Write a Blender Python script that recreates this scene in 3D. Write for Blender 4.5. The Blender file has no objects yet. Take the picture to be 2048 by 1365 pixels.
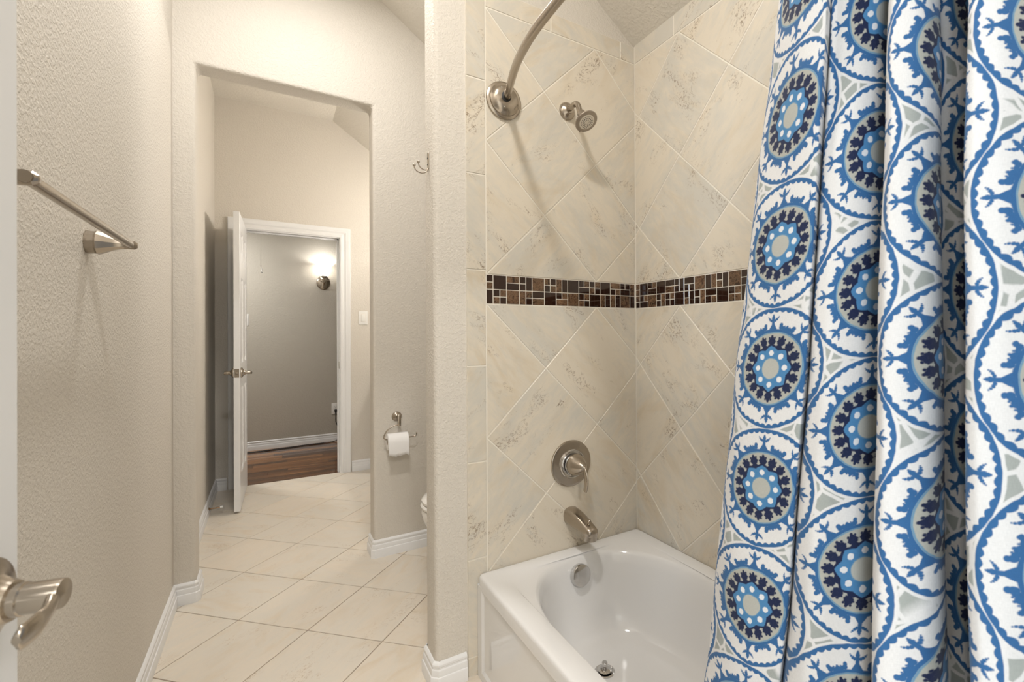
import bpy, bmesh, math, random
from math import sin, cos, pi, sqrt, radians
from mathutils import Vector, Matrix
random.seed(7)
SC = bpy.context.scene
COL = SC.collection

# ------------------------------------------------------------------ objects
def link_mesh(name, verts, faces, mat=None, parent=None, smooth=None, uvs=None, tone=None):
    me = bpy.data.meshes.new(name)
    me.from_pydata([tuple(v) for v in verts], [], [tuple(f) for f in faces])
    me.update()
    if uvs is not None:
        l = me.uv_layers.new(name='UVMap')
        for i, uv in enumerate(uvs): l.data[i].uv = uv
    if tone is not None:
        a = me.color_attributes.new('tone', 'FLOAT_COLOR', 'CORNER')
        for i, c in enumerate(tone): a.data[i].color = (c[0], c[1], c[2], 1)
    if mat is not None: me.materials.append(mat)
    if smooth is not None:
        me.polygons.foreach_set('use_smooth', [True] * len(me.polygons))
        me.set_sharp_from_angle(angle=radians(smooth))
    ob = bpy.data.objects.new(name, me)
    COL.objects.link(ob)
    if parent: ob.parent = parent
    return ob

def tag(o, label=None, cat=None, group=None, kind=None):
    if label: o['label'] = label
    if cat: o['category'] = cat
    if group: o['group'] = group
    if kind: o['kind'] = kind
    return o

def empty(name, loc, label, cat, rz=0, group=None):
    o = bpy.data.objects.new(name, None); COL.objects.link(o)
    o.empty_display_size = .05
    o.location = loc; o.rotation_euler = (0, 0, rz)
    return tag(o, label, cat, group)

class MB:
    """collects shapes; build() links them as one mesh object"""
    def __init__(s): s.v = []; s.f = []
    def add(s, v, f):
        o = len(s.v); s.v += [Vector(p) for p in v]; s.f += [tuple(i + o for i in q) for q in f]; return s
    def box(s, x0, y0, z0, x1, y1, z1, b=0.0, seg=2):
        bm = bmesh.new(); bmesh.ops.create_cube(bm, size=1)
        for v in bm.verts:
            v.co = Vector(((x0 + x1) / 2 + v.co.x * (x1 - x0), (y0 + y1) / 2 + v.co.y * (y1 - y0), (z0 + z1) / 2 + v.co.z * (z1 - z0)))
        if b > 0: bmesh.ops.bevel(bm, geom=bm.edges[:], offset=b, segments=seg, affect='EDGES', profile=.5)
        bm.verts.index_update()
        s.add([v.co.copy() for v in bm.verts], [[v.index for v in f.verts] for f in bm.faces]); bm.free(); return s
    def lathe(s, prof, origin, axis=(0, 0, 1), n=32, up=None, sx=1.0, phase=0.0):
        """prof: list of (radius, height along axis)"""
        a = Vector(axis).normalized()
        ref = Vector(up) if up else (Vector((0, 0, 1)) if abs(a.z) < .9 else Vector((1, 0, 0)))
        e1 = (ref - a * ref.dot(a)).normalized(); e2 = a.cross(e1)
        O = Vector(origin); v = []; f = []
        for r, h in prof:
            for i in range(n):
                t = 2 * pi * i / n + phase
                v.append(O + a * h + e1 * (r * cos(t)) + e2 * (r * sx * sin(t)))
        for k in range(len(prof) - 1):
            for i in range(n):
                j = (i + 1) % n
                f.append((k * n + i, k * n + j, (k + 1) * n + j, (k + 1) * n + i))
        f.append(tuple(range(n))[::-1]); f.append(tuple((len(prof) - 1) * n + i for i in range(n)))
        return s.add(v, f)
    def tube(s, pts, rad, n=14, caps=True, flat=None):
        """pts polyline, rad number or list; flat=(scale along ref) makes elliptical section"""
        P = [Vector(p) for p in pts]; m = len(P)
        R = rad if isinstance(rad, (list, tuple)) else [rad] * m
        T = []
        for i in range(m):
            a = P[max(0, i - 1)]; b = P[min(m - 1, i + 1)]; T.append((b - a).normalized())
        ref = Vector((0, 0, 1)) if abs(T[0].z) < .9 else Vector((1, 0, 0))
        e1 = (ref - T[0] * ref.dot(T[0])).normalized()
        v = []; f = []
        for i in range(m):
            e1 = (e1 - T[i] * e1.dot(T[i])).normalized(); e2 = T[i].cross(e1)
            ra, rb = R[i] if isinstance(R[i], tuple) else (R[i], R[i])
            for k in range(n):
                t = 2 * pi * k / n
                v.append(P[i] + e1 * (ra * cos(t)) + e2 * (rb * sin(t)))
        for i in range(m - 1):
            for k in range(n):
                j = (k + 1) % n
                f.append((i * n + k, i * n + j, (i + 1) * n + j, (i + 1) * n + k))
        if caps: f.append(tuple(range(n))[::-1]); f.append(tuple((m - 1) * n + k for k in range(n)))
        return s.add(v, f)
    def sphere(s, c, r, n=20, m=12, sc=(1, 1, 1)):
        c = Vector(c); v = []; f = []
        for i in range(m + 1):
            a = pi * i / m
            for k in range(n):
                t = 2 * pi * k / n
                v.append(c + Vector((r * sin(a) * cos(t) * sc[0], r * sin(a) * sin(t) * sc[1], r * cos(a) * sc[2])))
        for i in range(m):
            for k in range(n):
                j = (k + 1) % n
                f.append((i * n + k, (i + 1) * n + k, (i + 1) * n + j, i * n + j))
        return s.add(v, f)
    def sweep(s, path, prof, side=1, cap=True):
        """profile (d outwards, z) swept along a plan polyline with mitred corners; side=+1: to the left of travel"""
        P = [Vector((p[0], p[1])) for p in path]; m = len(P); v = []; f = []
        for i in range(m):
            if i == 0: d = (P[1] - P[0]).normalized(); nrm = Vector((-d.y, d.x)) * side; sc = 1
            elif i == m - 1: d = (P[-1] - P[-2]).normalized(); nrm = Vector((-d.y, d.x)) * side; sc = 1
            else:
                d0 = (P[i] - P[i - 1]).normalized(); d1 = (P[i + 1] - P[i]).normalized()
                n0 = Vector((-d0.y, d0.x)) * side; n1 = Vector((-d1.y, d1.x)) * side
                nrm = (n0 + n1).normalized(); sc = 1 / max(.2, nrm.dot(n0))
            for d_, z in prof:
                q = P[i] + nrm * (d_ * sc); v.append((q.x, q.y, z))
        k = len(prof)
        for i in range(m - 1):
            for j in range(k - 1):
                a = i * k + j; f.append((a, a + 1, a + k + 1, a + k))
        if cap: f.append(tuple(range(k))); f.append(tuple((m - 1) * k + j for j in range(k))[::-1])
        return s.add(v, f)
    def build(s, name, mat, parent=None, smooth=35, fix=True):
        ob = link_mesh(name, s.v, s.f, mat, parent, smooth)
        if fix:
            bm = bmesh.new(); bm.from_mesh(ob.data); bmesh.ops.recalc_face_normals(bm, faces=bm.faces[:]); bm.to_mesh(ob.data); bm.free()
            if smooth is not None: ob.data.set_sharp_from_angle(angle=radians(smooth))
        return ob

def loc(ob, root):
    """part meshes are made in world coordinates: put them under the root without moving them"""
    ob.parent = root
    ob.matrix_parent_inverse = Matrix.Identity(4)
    M = Matrix.LocRotScale(root.location, root.rotation_euler, root.scale).inverted()
    ob.data.transform(M)
    return ob

def struct(ob, label=None):
    ob['kind'] = 'structure'
    if label: ob['label'] = label
    return ob

# ------------------------------------------------------------------ node helpers
class NT:
    def __init__(s, name):
        s.m = bpy.data.materials.new(name); s.m.use_nodes = True
        s.t = s.m.node_tree; s.t.nodes.clear(); s.out = s.t.nodes.new('ShaderNodeOutputMaterial')
    def n(s, typ, **kw):
        nd = s.t.nodes.new(typ)
        for k, v in kw.items(): setattr(nd, k, v)
        return nd
    def put(s, sock, v):
        if isinstance(v, X): v = v.s
        if isinstance(v, bpy.types.NodeSocket): s.t.links.new(v, sock)
        else: sock.default_value = v
    def math(s, op, a, b=None, c=None, clamp=False):
        nd = s.n('ShaderNodeMath', operation=op); nd.use_clamp = clamp
        s.put(nd.inputs[0], a)
        if b is not None: s.put(nd.inputs[1], b)
        if c is not None: s.put(nd.inputs[2], c)
        return X(s, nd.outputs[0])
    def mix(s, fac, a, b, blend='MIX'):
        nd = s.n('ShaderNodeMix', data_type='RGBA', blend_type=blend)
        s.put(nd.inputs[0], fac); s.put(nd.inputs[6], a if not isinstance(a, tuple) else (*a, 1)); s.put(nd.inputs[7], b if not isinstance(b, tuple) else (*b, 1))
        return nd.outputs[2]
    def noise(s, vec, scale, detail=3, rough=.5, dist=0.0, out=0):
        nd = s.n('ShaderNodeTexNoise'); s.put(nd.inputs['Vector'], vec); nd.inputs['Scale'].default_value = scale
        nd.inputs['Detail'].default_value = detail; nd.inputs['Roughness'].default_value = rough; nd.inputs['Distortion'].default_value = dist
        return nd.outputs[out]
    def ramp(s, fac, pts):
        nd = s.n('ShaderNodeValToRGB'); s.put(nd.inputs[0], fac); e = nd.color_ramp.elements
        while len(e) < len(pts): e.new(.5)
        for el, (p, c) in zip(e, pts):
            el.position = p; el.color = (*c, 1) if isinstance(c, tuple) else (c, c, c, 1)
        return nd.outputs[0]
    def mapv(s, vec, scale=(1, 1, 1), rot=(0, 0, 0), locv=(0, 0, 0)):
        nd = s.n('ShaderNodeMapping'); s.put(nd.inputs[0], vec); nd.inputs['Scale'].default_value = scale
        nd.inputs['Rotation'].default_value = rot; nd.inputs['Location'].default_value = locv
        return nd.outputs[0]
    def bump(s, h, strength, dist):
        nd = s.n('ShaderNodeBump'); nd.inputs['Strength'].default_value = strength; nd.inputs['Distance'].default_value = dist
        s.put(nd.inputs['Height'], h); return nd.outputs[0]
    def pbr(s, color, rough=.5, metal=0, normal=None, **kw):
        b = s.n('ShaderNodeBsdfPrincipled')
        s.put(b.inputs['Base Color'], (*color, 1) if isinstance(color, tuple) else color)
        s.put(b.inputs['Roughness'], rough); b.inputs['Metallic'].default_value = metal
        if normal is not None: s.put(b.inputs['Normal'], normal)
        for k, v in kw.items(): s.put(b.inputs[k.replace('_', ' ')], v)
        s.t.links.new(b.outputs[0], s.out.inputs[0]); return b
    def tc(s, which='Object'): return s.n('ShaderNodeTexCoord').outputs[which]

class X:
    """a float socket with arithmetic"""
    def __init__(s, nt, sock): s.nt = nt; s.s = sock
    def _o(s, op, b=None): return s.nt.math(op, s, b)
    def __add__(s, b): return s._o('ADD', b)
    __radd__ = __add__
    def __sub__(s, b): return s._o('SUBTRACT', b)
    def __rsub__(s, b): return s.nt.math('SUBTRACT', b, s)
    def __mul__(s, b): return s._o('MULTIPLY', b)
    __rmul__ = __mul__
    def __truediv__(s, b): return s._o('DIVIDE', b)
    def abs(s): return s._o('ABSOLUTE')
    def sin(s): return s._o('SINE')
    def cos(s): return s._o('COSINE')
    def sqrt(s): return s._o('SQRT')
    def mod(s, b): return s._o('FLOORED_MODULO', b)
    def mn(s, b): return s._o('MINIMUM', b)
    def mx(s, b): return s._o('MAXIMUM', b)

# ------------------------------------------------------------------ materials
def paint(name, col, bump=.50, sc=110, rough=.62):
    t = NT(name); c = t.tc()
    a = t.noise(c, sc, 3, .55, .4); b = t.noise(c, sc * 2.7, 2, .5)
    nd = t.n('ShaderNodeMapRange'); t.put(nd.inputs[0], a); nd.inputs[1].default_value = .42; nd.inputs[2].default_value = .62
    h = X(t, nd.outputs[0]) * .8 + X(t, b) * .35
    t.pbr(col, rough, normal=t.bump(h, bump, .0022))
    return t.m
WALLC = (.675, .632, .566)
M_wall = paint('wall_paint', WALLC)
M_ceil = paint('ceiling_paint', (.72, .68, .61), .5, 60)
M_hallwall = paint('hall_wall_paint', (.50, .468, .405), .45, 60)
def simple(name, col, rough=.4, metal=0, **kw):
    t = NT(name); t.pbr(col, rough, metal, **kw); return t.m
M_trim = simple('white_trim_paint', (.80, .80, .80), .32)
M_door = simple('white_door_paint', (.80, .80, .80), .28)
M_tub = simple('white_acrylic', (.765, .76, .755), .09, Coat_Weight=.3)
M_porc = simple('toilet_china', (.86, .84, .80), .08)
M_plastic = simple('white_plastic', (.82, .81, .78), .35)
M_paper = simple('toilet_paper_tissue', (.86, .85, .84), .9)
M_card = simple('cardboard', (.42, .33, .24), .85)
M_black = simple('black_rubber', (.012, .012, .012), .5)
M_dark = simple('dark_hole', (.01, .01, .01), .8)
M_chrome = simple('chrome', (.62, .61, .60), .12, 1)
M_rubber = simple('white_rubber_tip', (.85, .85, .83), .5)
M_groutw = simple('wall_grout', (.80, .755, .67), .85)
M_groutf = simple('floor_grout', (.33, .26, .20), .9)
M_grouts = simple('mosaic_grout', (.76, .71, .62), .85)
def nickel(name, col=(.43, .38, .32), r=.22):
    t = NT(name); c = t.tc()
    n1 = t.noise(t.mapv(c, (1, 1, 30)), 60, 2, .6)
    t.pbr(col, X(t, n1) * .10 + (r - .05), 1, normal=t.bump(n1, .04, .0005)); return t.m
M_nick = nickel('brushed_nickel')
M_nickd = nickel('satin_nickel_face', (.40, .35, .30), .3)
M_nickface = simple('pale_spray_face', (.74, .68, .58), .4)

def travertine(name, base1, base2, dark, streak=1.0, rough=.32):
    t = NT(name); uv = t.tc('UV')
    tn = t.n('ShaderNodeVertexColor', layer_name='tone').outputs[0]
    sep = t.n('ShaderNodeSeparateColor'); t.put(sep.inputs[0], tn); T0, T1, T2 = [X(t, sep.outputs[i]) for i in range(3)]
    st = t.mapv(uv, (1, 2.6, 1))
    cloud = X(t, t.noise(st, 3.2, 6, .62, .7))
    fine = X(t, t.noise(st, 16, 5, .65, .4))
    f = (cloud * .9 + fine * .6 + T0 * .26 - .38)
    col = t.ramp(f, [(.36, base2), (.50, tuple((a + b) / 2 for a, b in zip(base1, base2))), (.62, base1)])
    # warm stained clouds
    warm = X(t, t.noise(t.mapv(uv, (1, 2.2, 1), (0, 0, .3), (5, 3, 0)), 4.2, 5, .6, .9))
    wm = t.math('MULTIPLY', t.math('SUBTRACT', warm, .50), 5.0, clamp=True)
    col = t.mix(wm * (T1 * .45 + .12), col, tuple(c * k for c, k in zip(base1, (.86, .77, .63))))
    # squiggly veins: thin iso-lines of distorted noise, only inside patches
    vn = X(t, t.noise(t.mapv(uv, (1, 1.8, 1), (0, 0, .5), (1, 9, 0)), 13, 5, .72, 1.6))
    line = t.math('SUBTRACT', 1.0, (vn - .5).abs() * 26.0, clamp=True)
    patch = X(t, t.noise(t.mapv(uv, (1, 1.7, 1), (0, 0, .2), (7, 2, 0)), 5.5, 3, .55, .5))
    pm = t.math('MULTIPLY', patch - .585 + T2 * .06, 8.0, clamp=True)
    gran = X(t, t.noise(uv, 90, 3, .7)); gm = t.math('MULTIPLY', gran - .45, 9.0, clamp=True)
    col = t.mix(line * pm * gm * (1.0 * streak), col, dark)
    # pits
    pit = X(t, t.noise(uv, 150, 2, .5)); ptm = t.math('MULTIPLY', pit - .70, 16.0, clamp=True)
    p2 = t.math('MULTIPLY', patch - .38, 3.0, clamp=True)
    col = t.mix(ptm * p2 * (.8 * streak), col, tuple(c * 1.1 for c in dark))
    t.pbr(col, rough, normal=t.bump(fine, .05, .002), Specular_IOR_Level=.4)
    return t.m
M_wtile = travertine('travertine_wall_tile', (.70, .635, .53), (.61, .58, .515), (.17, .10, .045))
M_ftile = travertine('travertine_floor_tile', (.74, .665, .565), (.70, .65, .57), (.40, .27, .15), .65, .36)

def emperador(name):
    t = NT(name); uv = t.tc('UV')
    a = X(t, t.noise(uv, 26, 5, .75, 2.4)); l = t.math('SUBTRACT', 1.0, (a - .5).abs() * 9.0, clamp=True)
    b = t.noise(uv, 30, 4, .65, 1.0)
    col = t.ramp(b, [(.38, (.016, .007, .004)), (.54, (.060, .027, .015)), (.70, (.20, .11, .060))])
    col = t.mix(l * .5, col, (.30, .19, .11))
    t.pbr(col, .12); return t.m
M_emp = emperador('brown_marble')
M_glassb = simple('dark_brown_glass', (.024, .0085, .0045), .04, Coat_Weight=.5)

def wood(name):
    t = NT(name); c = t.tc()
    tn = t.n('ShaderNodeVertexColor', layer_name='tone').outputs[0]
    sep = t.n('ShaderNodeSeparateColor'); t.put(sep.inputs[0], tn); T0 = X(t, sep.outputs[0])
    uv = t.tc('UV')
    g = X(t, t.noise(t.mapv(uv, (.7, 11, 1)), 3.0, 7, .7, .5))
    col = t.ramp(g * .8 + T0 * .32 - .08, [(.30, (.028, .011, .005)), (.45, (.11, .040, .012)), (.58, (.26, .105, .030)), (.72, (.46, .22, .070))])
    t.pbr(col, .22, normal=t.bump(g, .1, .002), Coat_Weight=.3); return t.m
M_wood = wood('dark_hardwood')

def suzani():
    """hexagonally packed embroidered rosettes, built from distances; UV in metres"""
    t = NT('rosette_print_cotton'); R = .0915; Z0 = 1.131
    uvn = t.tc('UV')
    wn = t.n('ShaderNodeTexNoise'); t.put(wn.inputs[0], uvn); wn.inputs['Scale'].default_value = 75; wn.inputs['Detail'].default_value = 1
    sc_ = t.n('ShaderNodeSeparateColor'); t.put(sc_.inputs[0], wn.outputs[1])
    s = t.n('ShaderNodeSeparateXYZ'); t.put(s.inputs[0], uvn)
    px = X(t, s.outputs[0]) * (1 / R) + (X(t, sc_.outputs[0]) - .5) * .022
    py = (X(t, s.outputs[1]) - Z0) * (1 / R) + (X(t, sc_.outputs[1]) - .5) * .022
    q = sqrt(3)
    ax = (px + q).mod(2 * q) - q; ay = (py + 1).mod(2.0) - 1
    bx = px.mod(2 * q) - q; by = py.mod(2.0) - 1
    r1 = ax * ax + ay * ay; r2 = bx * bx + by * by
    sel = t.math('LESS_THAN', r2, r1)
    x = ax + (bx - ax) * sel; y = ay + (by - ay) * sel
    r = r1.mn(r2).sqrt(); th = t.math('ARCTAN2', y, x)
    AA = .012
    def inside(d, w=AA): return t.math('SUBTRACT', .5, d * (1 / w), clamp=True)   # d<0 inside
    def circ(u, v, cx, cy, rad): return ((u - cx) * (u - cx) + (v - cy) * (v - cy)).sqrt() - rad
    a8 = (th + pi / 8).mod(pi / 4) - pi / 8
    fx = r * a8.cos(); fy = (r * a8.sin()).abs()
    am = th.mod(pi / 4) - pi / 8
    gx = r * am.cos(); gy = (r * am.sin()).abs()
    a16 = (th + pi / 16).mod(pi / 8) - pi / 16
    lx = r * a16.cos(); ly = (r * a16.sin()).abs()
    WHT = (.80, .79, .775); BLU = (.030, .135, .330); NAV = (.003, .012, .060); GRY = (.47, .465, .41); SPG = (.40, .425, .40)
    # spandrels between the rings
    vo = t.n('ShaderNodeTexVoronoi', feature='DISTANCE_TO_EDGE'); vo.inputs['Scale'].default_value = 3.6; vo.inputs['Randomness'].default_value = .85
    cx = t.n('ShaderNodeCombineXYZ'); t.put(cx.inputs[0], px); t.put(cx.inputs[1], py); t.put(vo.inputs['Vector'], cx.outputs[0])
    peb = t.math('MULTIPLY', X(t, vo.outputs['Distance']) - .06, 22.0, clamp=True)
    col = t.mix(inside(1.035 - r) * peb, WHT, SPG)
    # scalloped ring outline
    inner = ((th * 26).sin().abs()) * -.030 + .948
    ring = inside(inner - r) * inside(r - .996)
    col = t.mix(ring, col, BLU)
    # blue crown with eight sprigs
    d = r - .652
    stem = (fy - .027 - (t.math('MAXIMUM', .73 - fx, 0.0) * .62)).mx(fx - .85)
    d = d.mn(stem)
    d = d.mn(circ(fx, fy, .838, 0, .032)).mn(circ(fx, fy, .868, 0, .022)).mn(circ(fx, fy, .890, 0, .012))
    d = d.mn(circ(fx, fy, .795, .040, .024)).mn(circ(fx, fy, .812, .068, .022)).mn(circ(fx, fy, .832, .092, .015)).mn(circ(fx, fy, .850, .106, .009))
    d = d.mn(circ(gx, gy, .655, .0, .058)).mn(circ(gx, gy, .712, 0, .018))
    d = d.mn(circ(gx, gy, .672, .062, .034)).mn(circ(gx, gy, .706, .048, .012)).mn(circ(gx, gy, .675, .105, .040)).mn(circ(gx, gy, .712, .122, .034))
    crown = inside(d) * inside(.60 - r)
    col = t.mix(crown, col, BLU)
    edge = inside((r - .594).abs() - .010)
    col = t.mix(inside(r - .600), col, GRY)
    col = t.mix(edge, col, (.16, .32, .46))
    # navy leaves
    d = (ly - .014 - t.math('MAXIMUM', .43 - lx, 0.0) * .95).mx(lx - .50)
    d = d.mn(circ(lx, ly, .500, 0, .040)).mn(circ(lx, ly, .538, 0, .024)).mn(circ(lx, ly, .470, .036, .033)).mn(circ(lx, ly, .436, .034, .034)).mn(circ(lx, ly, .510, .054, .020)).mn(circ(lx, ly, .452, .066, .016))
    col = t.mix(inside(d), col, NAV)
    # blue star with navy outline and white lozenges
    st = .385 - a8.abs() * .16
    col = t.mix(inside(r - st - .036), col, NAV)
    col = t.mix(inside(r - st), col, (.07, .24, .47))
    loz = ((fx - .265).abs() * .85 + fy).mx(((fx - .265).abs().mx(fy)) * 1.25) - .060
    col = t.mix(inside(loz), col, (.82, .82, .82))
    col = t.mix(inside(r - .182), col, (.13, .30, .48))
    col = t.mix(inside(r - .168), col, (.50, .50, .45))
    # weave
    w1 = t.noise(t.mapv(uvn, (1, .12, 1)), 1500, 1, .5); w2 = t.noise(t.mapv(uvn, (.12, 1, 1)), 1500, 1, .5)
    wv = X(t, w1) + X(t, w2)
    col = t.mix(.5, col, t.mix(1.0, col, t.ramp(wv * .5, [(.35, .80), (.65, 1.0)]), 'MULTIPLY'))
    b = t.n('ShaderNodeBsdfPrincipled'); t.put(b.inputs['Base Color'], col); b.inputs['Roughness'].default_value = .85
    t.put(b.inputs['Normal'], t.bump(wv, .25, .0005)); b.inputs['Sheen Weight'].default_value = .1
    tr = t.n('ShaderNodeBsdfTranslucent'); t.put(tr.inputs[0], col)
    mx = t.n('ShaderNodeMixShader'); mx.inputs[0].default_value = .22
    t.t.links.new(b.outputs[0], mx.inputs[1]); t.t.links.new(tr.outputs[0], mx.inputs[2]); t.t.links.new(mx.outputs[0], t.out.inputs[0])
    return t.m
M_curt = suzani()

def emit(name, col, strength):
    t = NT(name); e = t.n('ShaderNodeEmission'); e.inputs[0].default_value = (*col, 1); e.inputs[1].default_value = strength
    t.t.links.new(e.outputs[0], t.out.inputs[0]); return t.m

# ------------------------------------------------------------------ room dimensions (metres; camera stands over the origin)
XL = -.365          # left wall
Y1 = 1.587          # face of the wall tile at the tap end of the tub
X1 = 1.320          # face of the wall tile along the tub
Y2 = 2.723          # wall with the cased-out opening
Y3 = 4.56           # wall with the far door
Y4 = 5.965          # hall wall
CZ = 3.03; SX = .444; SL = .686   # flat ceiling, start of the slope, fall per metre
def ceil_z(x): return CZ if x < SX else CZ - SL * (x - SX)

# floor tiles ------------------------------------------------------
def clip(poly, u0, v0, u1, v1):
    def cut(P, f, inter):
        o = []
        for i in range(len(P)):
            a, b = P[i - 1], P[i]
            if f(b):
                if not f(a): o.append(inter(a, b))
                o.append(b)
            elif f(a): o.append(inter(a, b))
        return o
    def mk(ax, val):
        def it(a, b):
            t = (val - a[ax]) / (b[ax] - a[ax]); return (a[0] + t * (b[0] - a[0]), a[1] + t * (b[1] - a[1]))
        return it
    for f, it in ((lambda p: p[0] >= u0, mk(0, u0)), (lambda p: p[0] <= u1, mk(0, u1)), (lambda p: p[1] >= v0, mk(1, v0)), (lambda p: p[1] <= v1, mk(1, v1))):
        if not poly: return poly
        poly = cut(poly, f, it)
    o = []
    for p in poly:
        if not o or (abs(p[0] - o[-1][0]) + abs(p[1] - o[-1][1])) > 1e-5: o.append(p)
    if len(o) > 1 and abs(o[0][0] - o[-1][0]) + abs(o[0][1] - o[-1][1]) < 1e-5: o.pop()
    return o
def area(P): return .5 * sum(P[i - 1][0] * P[i][1] - P[i][0] * P[i - 1][1] for i in range(len(P)))
def inset(P, d):
    n = len(P); o = []
    for i in range(n):
        a, b, c = Vector(P[i - 1]), Vector(P[i]), Vector(P[(i + 1) % n])
        e0 = (b - a).normalized(); e1 = (c - b).normalized()
        n0 = Vector((-e0.y, e0.x)); n1 = Vector((-e1.y, e1.x)); m = (n0 + n1)
        if m.length < 1e-6: return None
        m.normalize(); k = d / max(.25, m.dot(n0)); o.append((b.x + m.x * k, b.y + m.y * k))
    return o
class Tiles:
    def __init__(s, mp, t=.006, b=.0014): s.mp = mp; s.t = t; s.b = b; s.v = []; s.f = []; s.uv = []; s.tn = []
    def add(s, poly, cen=None, uvscale=1.0):
        A = area(poly)
        if len(poly) < 3 or abs(A) < 1.5e-4: return
        if A < 0: poly = poly[::-1]
        top = inset(poly, s.b)
        if top is None or area(top) <= 0: return
        n = len(poly); o = len(s.v)
        tilt = [random.uniform(-.0002, .0002) for _ in range(2)]
        for P, h in ((poly, 0), (poly, s.t - s.b), (top, s.t)):
            for p in P: s.v.append(s.mp(p[0], p[1], h - s.t))
        cen = cen or (sum(p[0] for p in poly) / n, sum(p[1] for p in poly) / n)
        an = random.choice((pi / 4, 3 * pi / 4, 5 * pi / 4, 7 * pi / 4)) if cen else 0
        off = (random.uniform(-30, 30), random.uniform(-30, 30)); tone = (random.random(), random.random(), random.random())
        def uvf(p):
            x, y = p[0] - cen[0], p[1] - cen[1]
            return (x * cos(an) - y * sin(an) + off[0], x * sin(an) + y * cos(an) + off[1])
        P2 = list(poly) + list(poly) + list(top)
        fs = [tuple(2 * n + i for i in range(n))]
        for k in (0, 1):
            for i in range(n):
                j = (i + 1) % n; fs.append((k * n + i, k * n + j, (k + 1) * n + j, (k + 1) * n + i))
        for f in fs:
            s.f.append(tuple(i + o for i in f))
            for i in f: s.uv.append(uvf(P2[i])); s.tn.append(tone)
    def diamonds(s, rect, anchor, h, g):
        u0, v0, u1, v1 = rect; ua, va = anchor
        i0 = int((u0 - ua) / h) - 2; i1 = int((u1 - ua) / h) + 2; j0 = int((v0 - va) / h) - 2; j1 = int((v1 - va) / h) + 2
        for i in range(i0, i1 + 1):
            for j in range(j0, j1 + 1):
                if (i + j) % 2 == 0: continue
                c = (ua + i * h, va + j * h); k = h - g * .7071
                P = clip([(c[0] + k, c[1]), (c[0], c[1] + k), (c[0] - k, c[1]), (c[0], c[1] - k)], u0 + g / 2, v0 + g / 2, u1 - g / 2, v1 - g / 2)
                if len(P) >= 3: s.add(P, c)
    def rect(s, u0, v0, u1, v1, g):
        s.add([(u0 + g / 2, v0 + g / 2), (u1 - g / 2, v0 + g / 2), (u1 - g / 2, v1 - g / 2), (u0 + g / 2, v1 - g / 2)])
    def build(s, name, mat, parent=None):
        ob = link_mesh(name, s.v, s.f, mat, parent, None, s.uv, s.tn)
        bm = bmesh.new(); bm.from_mesh(ob.data)
        bmesh.ops.recalc_face_normals(bm, faces=bm.faces[:]); bm.to_mesh(ob.data); bm.free()
        return ob
FT = Tiles(lambda u, v, n: (u, v, n), .005, .0010)
FT.diamonds((-.42, -.25, 1.36, 4.592), (.1185, 2.680), .2386, .0042)
floor = FT.build('floor', M_ftile); struct(floor, 'beige travertine floor tiles laid on the diagonal')
MB().box(-.42, -.25, -.04, 1.36, 4.592, -.0025).build('grout', M_groutf, floor)

# ceiling ----------------------------------------------------------
prof = [(-.6, CZ), (SX, CZ), (1.50, ceil_z(1.50)), (1.50, 3.3), (-.6, 3.3)]
v = [(x, y, z) for y in (-.3, 4.66) for x, z in prof]; f = [tuple(range(5))[::-1], tuple(range(5, 10))] + [(i, (i + 1) % 5, (i + 1) % 5 + 5, i + 5) for i in range(5)]
ceiling = link_mesh('ceiling', v, f, M_ceil); struct(ceiling)

def slab_wall(name, outline, y0, y1, mat, bev=0.0, axis='y', hide=()):
    """outline in (x,z) extruded from y0 to y1 (or (y,z) from x0 to x1), edges rounded like bull-nosed plaster"""
    n = len(outline)
    if axis == 'y': v = [(a, y0, b) for a, b in outline] + [(a, y1, b) for a, b in outline]
    else: v = [(y0, a, b) for a, b in outline] + [(y1, a, b) for a, b in outline]
    f = [tuple(range(n)), tuple(range(n, 2 * n))[::-1]] + [(i, (i + 1) % n, (i + 1) % n + n, i + n) for i in range(n)]
    bm = bmesh.new(); vs = [bm.verts.new(p) for p in v]
    for q in f: bm.faces.new([vs[i] for i in q])
    bmesh.ops.recalc_face_normals(bm, faces=bm.faces[:])
    if bev: bmesh.ops.bevel(bm, geom=bm.edges[:], offset=bev, segments=6, affect='EDGES', profile=.5)
    bmesh.ops.triangulate(bm, faces=[q for q in bm.faces if len(q.verts) > 4])
    me = bpy.data.meshes.new(name); bm.to_mesh(me); bm.free(); me.materials.append(mat)
    me.polygons.foreach_set('use_smooth', [True] * len(me.polygons)); me.set_sharp_from_angle(angle=radians(30))
    ob = bpy.data.objects.new(name, me); COL.objects.link(ob)
    return struct(ob)

Zt = 3.25
# left wall, one run
slab_wall('wall_left', [(-.30, -.1), (4.75, -.1), (4.75, Zt), (-.30, Zt)], XL - .12, XL, M_wall, 0, 'x')
# wall with the opening (rounded plaster corners)
OL, OR, OT = -.287, .456, 2.414
slab_wall('wall_middle', [(-.46, -.1), (OL, -.1), (OL, OT), (OR, OT), (OR, -.1), (1.45, -.1), (1.45, Zt), (-.46, Zt)], Y2, Y2 + .125, M_wall, .019)
# partition at the tap end of the tub
PX = .457; PY0 = Y1 + .008; PY1 = 1.712
slab_wall('wall_partition', [(PX, -.1), (1.45, -.1), (1.45, Zt), (PX, Zt)], PY0, PY1, M_wall, .019)
# right wall behind tile, tub alcove end wall, toilet and vanity rooms
slab_wall('wall_right', [(-.30, -.1), (4.75, -.1), (4.75, Zt), (-.30, Zt)], X1 + .008, X1 + .13, M_wall, 0, 'x')
slab_wall('wall_alcove', [(.615, -.1), (1.40, -.1), (1.40, Zt), (.615, Zt)], -.075, .052, M_wall, .019)
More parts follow.
